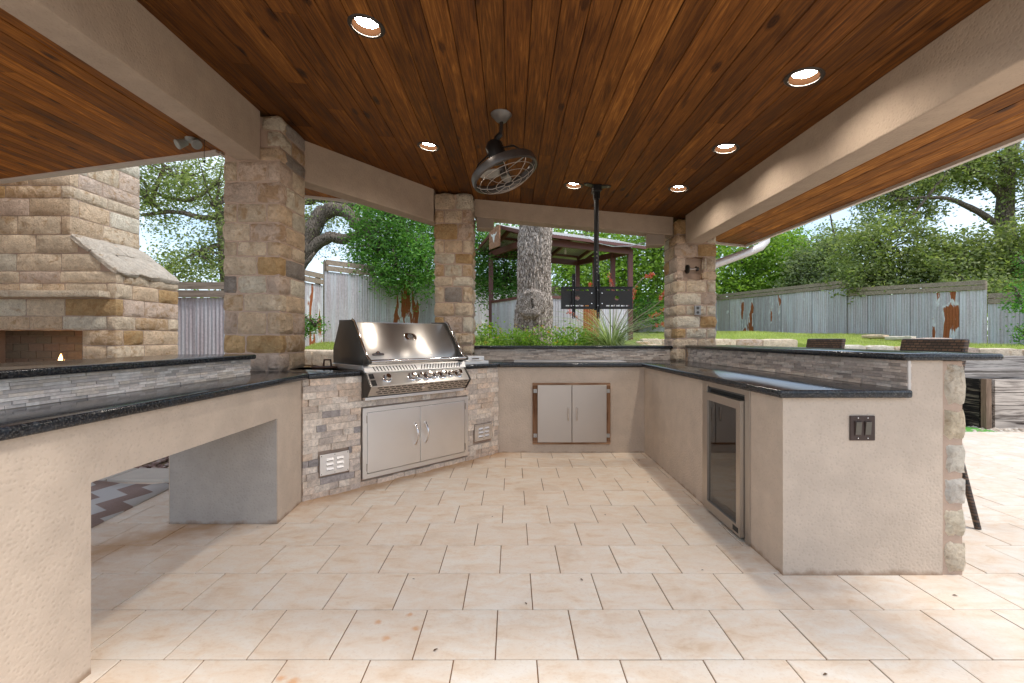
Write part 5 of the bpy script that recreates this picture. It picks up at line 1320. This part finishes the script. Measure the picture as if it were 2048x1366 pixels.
def shell_pts(rs, c, r, n, inner=.35):
    d = rs.normal(0, 1, (n, 3)); d /= np.linalg.norm(d, axis=1)[:, None]; rad = inner+(1-inner)*rs.random(n)**.6
    return np.array(c)+d*rad[:, None]*np.array(r)
LEAFM = {
 'oak': m_leaf('oak_leaf', (.14, .19, .06), (.25, .30, .11), (.42, .45, .20)),
 'bright': m_leaf('bright_leaf', (.06, .17, .03), (.12, .29, .055), (.24, .44, .10)),
 'lime': m_leaf('lime_leaf', (.14, .25, .03), (.24, .38, .06), (.36, .50, .10)),
 'grey': m_leaf('grey_leaf', (.18, .23, .11), (.30, .35, .19), (.45, .48, .30))}
def tree(name, label, cat, blobs, kind, per, spread, size, trunk=None, seed=1, group=None, limbs=(), base=None, twigs=True, droop=0, aspect=.5):
    g = np.random.default_rng(seed); rs = random.Random(seed)
    b0 = base or (blobs[0][0][0], blobs[0][0][1], 1.2); r = empty(name, b0, label, cat, group)
    cs = np.concatenate([shell_pts(g, c, rad, n, inner) for (c, rad, n, inner) in blobs])
    V, F = leaf_cloud(g, cs, per, spread, size, aspect, droop=droop); np_obj('crown', V, F, LEAFM[kind], r)
    bk = M.setdefault('bark2', m_bark('dark_bark', (.045, .035, .028), (.22, .18, .145)))
    if trunk: MB().tube(trunk[0], trunk[1], 12).build('trunk', bk, r, smooth='all')
    for pts, rad in limbs:
        P = [Vector(p) for p in pts]; Q = []
        for i in range(len(P)-1):      # knobbly subdivision of every limb
            for k in range(5):
                t = k/5; a = P[max(0, i-1)]; b = P[i]; c = P[i+1]; d = P[min(len(P)-1, i+2)]
                q = .5*((2*b)+(c-a)*t+(2*a-5*b+4*c-d)*t*t+(3*b-a-3*c+d)*t**3); Q.append(q+Vector([rs.uniform(-1, 1)*rad[0]*.12 for _ in range(3)]))
        Q.append(P[-1]); n_ = len(Q); rr = [rad[0]+(rad[1]-rad[0])*i/(n_-1) for i in range(n_)]; rr = [v*rs.uniform(.9, 1.14) for v in rr]
        MB().tube(Q, rr, 10).build('limb', bk, r, smooth='all')
    if twigs:
        tw = MB(); src = Vector(trunk[0][-1]) if trunk else Vector(blobs[0][0])
        allb = [Vector(b[0]) for b in blobs]
        for c in cs[::2]:
            c = Vector(c); near = min(allb, key=lambda b: (b-c).length); mid = near.lerp(c, .5)+Vector((rs.uniform(-.2, .2), rs.uniform(-.2, .2), rs.uniform(-.1, .25)))
            tw.tube([near.lerp(mid, .15), mid, c], [.030, .018, .006], 4, cap=False)
        tag(tw.build('twigs', bk, r, smooth='all'), kind='stuff')
    return r
# left oak behind the fireplace and the wide column
def A(px, py, Y): return tuple(at(px, py, Y))
tree('oak_tree', 'sparse live oak filling the gap between fireplace and wide left column', 'tree',
     [(A(360, 360, 13), (2.3, 1.6, .95), 90, .2), (A(400, 505, 12.5), (1.0, 1.0, .75), 30, .3), (A(300, 405, 13), (1.0, 1.2, .8), 24, .3), (A(330, 545, 12), (1.3, 1, .35), 26, .2), (A(430, 420, 12.6), (.7, .8, 1.1), 22, .2)],
     'oak', 78, .19, .088, trunk=([A(470, 700, 12.8), A(450, 520, 12.8), A(440, 420, 13)], [.22, .16, .1]), seed=3,
     limbs=[([A(450, 430, 13), A(410, 436, 12.8), A(350, 424, 12.9), A(284, 430, 13.1)], (.085, .04)), ([A(440, 360, 13), A(380, 400, 13), A(310, 385, 13), A(276, 350, 13)], (.07, .03)), ([A(440, 490, 12.6), A(395, 505, 12.4), A(350, 528, 12.3)], (.06, .02)), ([A(300, 405, 12.7), A(330, 330, 12.6)], (.07, .04))], base=(-7.8, 12.8, 1.0))
tree('oak_tree', 'gnarled oak with thick twisting limbs above the fence behind the grill', 'tree',
     [(A(640, 470, 13.4), (1.4, .9, .6), 30, .3), (A(625, 440, 13.9), (1.0, .8, .5), 26, .2), (A(700, 415, 13.5), (1.2, .8, .35), 24, .3), (A(745, 470, 13.6), (.8, .8, .6), 16, .3)],
     'oak', 55, .20, .075, trunk=None, seed=5, base=(-6.6, 13, 1.1),
     limbs=[([A(560, 560, 13), A(606, 500, 13), A(632, 440, 13), A(668, 418, 13), A(705, 432, 13), A(722, 470, 13)], (.26, .16)),
            ([A(606, 520, 13), A(650, 478, 12.9), A(690, 478, 12.9), A(716, 470, 13), A(760, 440, 13.2)], (.17, .10)),
            ([A(610, 400, 13.2), A(650, 396, 13.2), A(700, 410, 13.4), A(760, 420, 13.4), A(800, 440, 13.6)], (.15, .06)),
            ([A(590, 560, 13), A(610, 530, 12.8), A(630, 505, 12.8)], (.10, .04)), ([A(720, 465, 13), A(735, 430, 13.1), A(750, 400, 13.2)], (.13, .05))])
tree('leafy_tree', 'dense bright green tree spilling over the fence behind the middle column', 'tree',
     [(A(800, 455, 12.6), (1.5, 1.1, 1.0), 120, .3), (A(760, 500, 12.2), (.9, .7, .6), 46, .3), (A(840, 520, 12.0), (.55, .6, .8), 40, .2), (A(985, 500, 13.0), (1.3, 1.0, 1.1), 110, .3), (A(890, 450, 13), (1.4, 1, 1.0), 70, .3), (A(1010, 560, 12.8), (.9, .6, .6), 40, .3), (A(800, 545, 11.9), (.6, .3, .3), 18, .2)],
     'bright', 84, .20, .098, trunk=([(-1.9, 14.2, 1.1), (-2.0, 14, 3), (-2.1, 13.4, 4.2)], [.2, .15, .1]), seed=8, droop=.25, aspect=.36, base=(-1.9, 14.2, 1.1))
tree('leafy_tree', 'pale green tree seen through and right of the shed', 'tree',
     [(A(1130, 540, 19), (1.6, 1.2, 1.5), 56, .2), (A(1220, 560, 20), (2.4, 1.4, 1.9), 100, .2), (A(1310, 520, 20), (2.2, 1.5, 2.2), 110, .2), (A(1180, 470, 21), (2.3, 1.5, 1.0), 40, .2), (A(1370, 480, 21), (2.0, 1.5, 2), 50, .2), (A(1240, 620, 21.5), (3.0, .8, .8), 60, .2)],
     'lime', 58, .27, .17, trunk=([(5.6, 21, 1.4), (5.6, 21, 3.5), (5.4, 20.6, 5)], [.2, .16, .1]), seed=11, base=(5.6, 21, 1.4))
tree('leafy_tree', 'vivid lime green tree above the fence right of the niche column', 'tree',
     [(A(1500, 530, 24), (3.2, 1.6, 1.9), 130, .25), (A(1590, 500, 25), (2.4, 1.6, 1.6), 60, .25), (A(1470, 580, 23.5), (2.6, 1.2, 1.0), 60, .2), (A(1620, 580, 24), (2.4, 1.2, 1.3), 60, .2)],
     'lime', 64, .28, .19, trunk=([(12.5, 25, 1.4), (12.6, 25, 4)], [.25, .15]), seed=13, base=(12.5, 25, 1.4))
tree('bushy_tree', 'grey green bushy tree between the lime tree and the great oak', 'tree',
     [(A(1660, 520, 22), (1.7, 1.3, 1.7), 100, .2), (A(1610, 555, 22), (1.6, 1.2, 1.2), 50, .2), (A(1700, 570, 21), (1.8, 1.2, 1.1), 60, .2)],
     'grey', 62, .24, .15, trunk=([(15.2, 22, 1.3), (15.2, 22, 3.6), (15, 21.8, 5.5)], [.15, .12, .06]), seed=17, base=(15.2, 22, 1.3),
     limbs=[([A(1682, 600, 21.2), A(1690, 540, 21.2), A(1668, 470, 21.5), A(1660, 425, 21.5)], (.07, .03))])
tree('oak_tree', 'great spreading live oak with dark trunk at the upper right', 'tree',
     [(A(1800, 390, 18), (2.0, 1.5, 1.3), 90, .2), (A(1770, 500, 17), (1.9, 1.3, 1.3), 110, .25), (A(1900, 530, 16.5), (2.4, 1.3, 1.1), 130, .25), (A(1900, 350, 18), (1.9, 1.5, 1.0), 70, .15), (A(2010, 320, 17), (1.6, 1.5, 1.0), 60, .2), (A(2040, 520, 16), (1.6, 1.3, 1.6), 100, .2), (A(1760, 575, 17), (2.2, 1, .6), 60, .3), (A(2100, 400, 17), (1.8, 1.6, 2), 60, .2), (A(1960, 590, 15.2), (1.8, .8, .45), 60, .3)],
     'oak', 66, .21, .135, trunk=([A(2030, 760, 17.5), A(2022, 560, 17.5), A(2008, 440, 17.5), A(2015, 330, 17.5), A(2040, 230, 17.8)], [.42, .34, .28, .22, .16]), seed=19, base=(18.5, 17.5, .9),
     limbs=[([A(2010, 400, 17.5), A(1960, 350, 17.3), A(1900, 330, 17.2), A(1830, 345, 17.4)], (.16, .05)), ([A(2012, 460, 17.4), A(1940, 415, 17.2), A(1880, 395, 17), A(1790, 400, 17.2)], (.12, .04)), ([A(2018, 520, 17.3), A(1960, 500, 17), A(1900, 490, 16.8)], (.10, .04)), ([A(1985, 300, 17.2), A(1930, 300, 17.2), A(1870, 375, 17), A(1800, 460, 16.9)], (.09, .03)), ([A(2020, 300, 17.5), A(1990, 260, 17.4), A(1950, 250, 17.2)], (.10, .05))])
tree('sapling', 'thin young branch with fresh leaves in front of the right fence', 'sapling', [(A(2040, 600, 11.5), (.35, .3, .5), 16, .1), (A(2046, 665, 11.5), (.3, .3, .3), 8, .1), (A(2052, 530, 11.5), (.3, .3, .35), 8, .1)],
     'bright', 40, .10, .07, trunk=([(13.2, 11.5, .9), (13.0, 11.5, 2.2), (13.1, 11.5, 3.1)], [.03, .02, .01]), seed=23, base=(13.2, 11.5, .9))
tree('shrub', 'small bright shrub at the foot of the fence behind the wide left column', 'shrub', [(A(628, 650, 9.6), (.28, .25, .17), 14, .1), (A(600, 655, 9.6), (.3, .2, .2), 10, .1)], 'bright', 46, .07, .05, seed=29, base=(-4.1, 9.6, 1.0), twigs=True)
tree('shrub', 'dark ivy-like shrub on the back fence by the red flowers', 'shrub', [(A(1290, 612, 19.5), (.7, .4, .5), 26, .1), (A(1310, 640, 19), (.5, .3, .35), 14, .1)], 'bright', 46, .16, .09, seed=31, base=(5.6, 19.5, 1.4))
# far wooded band behind all fences
g = np.random.default_rng(41); pts = []
for i in range(700):
    a = g.uniform(-1.2, 1.25); d = g.uniform(32, 42); pts.append((math.sin(a)*d*1.15, math.cos(a)*d, g.uniform(1.0, 5.2)))
V, F = leaf_cloud(g, np.array(pts), 40, (.9, .9, .6), .34, .6); o = np_obj('far_woods', V, F, LEAFM['lime']); tag(o, 'distant pale green woods beyond all the fences', 'woods', kind='stuff')

# lantana mounds with small orange flowers
rsn = np.random.default_rng(51); FLM = m_leaf('lantana_flower', (.75, .20, .03), (.85, .42, .05), (.85, .62, .08)); LTM = m_leaf('lantana_leaf', (.12, .24, .03), (.22, .38, .05), (.36, .52, .09))
lan = [(-.42, 7.0, 'lantana mound with orange blooms closest to the middle column'), (.02, 7.2, 'lantana mound left of the trunk foot dotted with orange blooms'), (.52, 7.0, 'lantana mound directly before the big tree trunk'), (1.0, 7.3, 'lantana mound between the trunk and the grassy yucca')]
for i, (x, y, L) in enumerate(lan):
    zg = high_z(x, y); r = empty('lantana', (x, y, zg), L, 'flowering shrub', 'lantana mounds along the bar')
    c = shell_pts(rsn, (x, y, zg+.16), (.36, .30, .24 if i else .30), 60, .5); V, F = leaf_cloud(rsn, c, 34, .055, .042, .6); np_obj('foliage', V, F, LTM, r)
    c2 = shell_pts(rsn, (x, y, zg+.2), (.38, .32, .27), 30, .9); c2 = c2[c2[:, 2] > zg+.12]; V, F = leaf_cloud(rsn, c2, 9, .013, .016, .9); np_obj('flowers', V, F, FLM, r)
    st = MB()
    for q in c[::3]: st.tube([(x, y, zg-.03), tuple(q)], .004, 4, cap=False)
    st.build('stems', M['bark2'], r)
# red yucca: arching grassy blades and coral flower stalks
yx, yy = 1.56, 7.2; yz = high_z(yx, yy); yr = random.Random(3); ym = m_leaf('yucca_blade', (.16, .22, .10), (.28, .34, .18), (.48, .52, .34))
yu = empty('red_yucca', (yx, yy, yz), 'grassy grey green yucca with arching stems of coral red flowers', 'yucca'); m = MB()
for k in range(420):
    a = yr.uniform(0, 6.283); L = yr.uniform(.7, 1.35); lean = yr.uniform(.45, 1.5); w = .008
    d = Vector((math.cos(a), math.sin(a), 0)); s = Vector((-d.y, d.x, 0)); P = []; p = Vector((yx, yy, yz))+d*.06*yr.random(); ang = math.pi/2-lean*.72
    for i in range(7):
        P.append(p.copy()); p = p+(d*math.cos(ang)+Vector((0, 0, 1))*math.sin(ang))*(L/6); ang -= lean*.22*(1+i*.15)
    vs = []; 
    for i, q in enumerate(P): ww = w*(1-i/6.5); vs += [q-s*ww, q+s*ww+Vector((0, 0, .002))]
    m.add(vs, [(2*i, 2*i+1, 2*i+3, 2*i+2) for i in range(6)])
m.build('blades', ym, yu)
red = m_leaf('coral_flower', (.62, .07, .05), (.75, .13, .10), (.85, .25, .20)); stm = m_plain('pale_stalk', (.42, .36, .26), .7)
for pts in ([A(1225, 665, 7.2), A(1255, 590, 7.1), A(1285, 556, 7.0), A(1308, 549, 6.9)], [A(1235, 665, 7.2), A(1280, 632, 7.0), A(1318, 605, 6.8), A(1328, 585, 6.7)], [A(1240, 668, 7.2), A(1290, 640, 6.9), A(1335, 618, 6.7)],
            [A(1225, 662, 7.2), A(1228, 595, 7.1), A(1218, 552, 7.0)], [A(1232, 660, 7.2), A(1262, 608, 7.2), A(1270, 575, 7.2)], [A(1215, 665, 7.2), A(1160, 640, 7.0), A(1135, 622, 6.9)], [A(1245, 668, 7.2), A(1300, 652, 6.9), A(1340, 648, 6.6)], [A(1228, 660, 7.2), A(1190, 600, 7.2), A(1178, 566, 7.2)]):
    st = MB().tube(pts, [.006]*(len(pts)-1)+[.003], 5).build('stalk', stm, yu, smooth='all'); P = [Vector(p) for p in pts]; cc = []
    for k in range(16):
        t = k/15; a, b = P[-2], P[-1]; cc.append(a.lerp(b, .25+t*.78)+Vector((yr.uniform(-.02, .02), yr.uniform(-.02, .02), yr.uniform(-.02, .03))))
    V, F = leaf_cloud(np.random.default_rng(len(cc)+int(P[0].x*99)), np.array(cc), 9, .012, .022, .45); np_obj('flowers', V, F, red, st)

# lawn blades: behind the right walls and a strip by the left wall
g = np.random.default_rng(77)
def blades(n, xr, yr_, ok, h):
    x = g.uniform(*xr, n*2); y = g.uniform(*yr_, n*2); keep = np.array([ok(a, b) for a, b in zip(x, y)]); x, y = x[keep][:n], y[keep][:n]
    z = np.array([high_z(a, b)+.03*mnoise.noise(Vector((a*.7, b*.7, 0))) for a, b in zip(x, y)])-.005; n_ = len(x); a = g.uniform(0, 6.28, n_); w = .006; hh = g.uniform(.5, 1.2, n_)*h; lx = g.normal(0, .35, n_)*hh; ly = g.normal(0, .35, n_)*hh
    dx, dy = np.cos(a)*w, np.sin(a)*w
    V = np.stack([np.stack([x-dx, y-dy, z], 1), np.stack([x+dx, y+dy, z], 1), np.stack([x+lx, y+ly, z+hh], 1)], 1).reshape(-1, 3); return V, np.arange(n_*3).reshape(-1, 3)
GRM = m_leaf('lawn_blade', (.36, .40, .12), (.50, .52, .18), (.64, .62, .30))
V, F = blades(52000, (3, 15.5), (9.2, 20), lambda a, b: b > wy(a)+.2 and b < 22 and a < .6*b+6.2-(max(0, b-16.8)*.0), .075)
tag(np_obj('lawn', V, F, GRM), 'short yellow green lawn grass above the right stone walls', 'grass', kind='stuff')
V, F = blades(9000, (-4.6, -1.2), (7.2, 12), lambda a, b: b > wy(a)+.2, .05)
tag(np_obj('lawn', V, F, GRM), 'patchy dry grass strip above the low wall left of the grill', 'grass', kind='stuff')

# pebbles
def pebbles(label, n, xr, yr_, zf, seed, s=(.02, .05), ok=None):
    rs = random.Random(seed); ico = bmesh.new(); bmesh.ops.create_icosphere(ico, subdivisions=1, radius=1); iv = np.array([v.co[:] for v in ico.verts]); iff = [[v.index for v in f.verts] for f in ico.faces]; ico.free(); iff = np.array(iff)
    V = []; F = []
    for k in range(n):
        x, y = rs.uniform(*xr), rs.uniform(*yr_)
        if ok and not ok(x, y): continue
        q = rs.uniform(*s); sc_ = np.array([q*rs.uniform(.7, 1.3), q*rs.uniform(.6, 1.1), q*rs.uniform(.4, .7)]); a = rs.uniform(0, 6.28)
        p = iv*sc_; p = np.stack([p[:, 0]*math.cos(a)-p[:, 1]*math.sin(a), p[:, 0]*math.sin(a)+p[:, 1]*math.cos(a), p[:, 2]], 1)+np.array([x, y, zf(x, y)+q*.3])
        F.append(iff+len(V)*len(iv)); V.append(p)
    t = NT('pebble'+str(seed), .85, 0, .3); gg = t.n('ShaderNodeNewGeometry'); t.color(t.ramp(gg.outputs['Random Per Island'], [(0, (.30, .22, .16)), (.4, (.52, .43, .34)), (1, (.66, .60, .52))] if seed == 1 else [(0, (.12, .07, .06)), (.5, (.30, .20, .17)), (1, (.50, .42, .38))]))
    tag(np_obj('pebbles', np.concatenate(V), np.concatenate(F), t.m, smooth=True), label, 'pebbles', kind='stuff')
pebbles('pale river pebbles between the tiles and the wooden planters', 1500, (5.4, 9.5), (5.60, 6.0), lambda x, y: .0, 1)
pebbles('reddish gravel beyond the pale slabs past the left knee space', 2600, (-6.5, -3.02), (4.04, 5.6), lambda x, y: -.03, 2, (.015, .035))
tag(MB().prism([(4.8, 5.63), (6.0, 5.63), (6.02, 5.85), (5.9, 6.0), (4.8, 6.1)], -.02, .035).build('turf_mat', m_plain('green_turf', (.10, .32, .04), .95, 0, .4, 200, .6), None, bevel=.01), 'small patch of bright green artificial turf beside the planter', 'turf')

# wooden planters
def planter(x0, x1, y0, y1, z0, z1, rows, label):
    r = empty('planter_box', ((x0+x1)/2, (y0+y1)/2, z0), label, 'planter', 'burnt wood planter boxes'); hs = (z1-z0)/rows; me = MB().box(-.5, .5, -.5, .5, -.5, .5)
    mf = mesh_cache.setdefault('cf', me.mesh('plank', M['char_wood'])); ms = mesh_cache.setdefault('cs', me.mesh('plank', M['char_dark']))
    for k in range(rows):
        zc = z0+hs*(k+.5)
        place('plank', mf, r, ((x0+x1)/2+.05, y0, zc), (x1-x0-.1, .045, hs-.008)); place('plank', mf, r, ((x0+x1)/2+.05, y1, zc), (x1-x0-.1, .045, hs-.008))
        place('plank', ms, r, (x0, (y0+y1)/2+.02, zc), (.045, y1-y0-.08, hs-.008)); place('plank', ms, r, (x1, (y0+y1)/2, zc), (.045, y1-y0-.08, hs-.008))
    for (a, b) in ((x0+.01, y0+.0), (x0+.01, y1), (x1, y0), (x1, y1)): MB().box(a-.035, a+.035, b-.035, b+.035, z0, z1+.004).build('corner_post', MPO, r, bevel=.003)
    place('rim_board', mf, r, ((x0+x1)/2, y1-.02, z1+.03), (x1-x0+.1, .12, .04)); place('rim_board', mf, r, ((x0+x1)/2, (y0+y1)/2, z1+.0), (x1-x0-.1, .06, .05))
    MB().box(x0+.03, x1-.03, y0+.03, y1-.03, z0, z1-.12).build('soil', m_plain('dark_soil', (.14, .10, .07), .95, 0, .4, 30, .6) if 'dark_soil' not in bpy.data.materials else bpy.data.materials['dark_soil'], r)
mesh_cache = {}; MPO = m_weathered('planter_post', (.10, .065, .045), (.30, .21, .15), 1.2, 2)
planter(6.08, 9.2, 5.87, 7.3, -.02, .662, 4, 'front wooden planter box with white washed burnt boards at the right edge')
planter(6.9, 10.4, 7.75, 8.7, .0, .80, 4, 'rear wooden planter box behind the front planter by the stone wall')
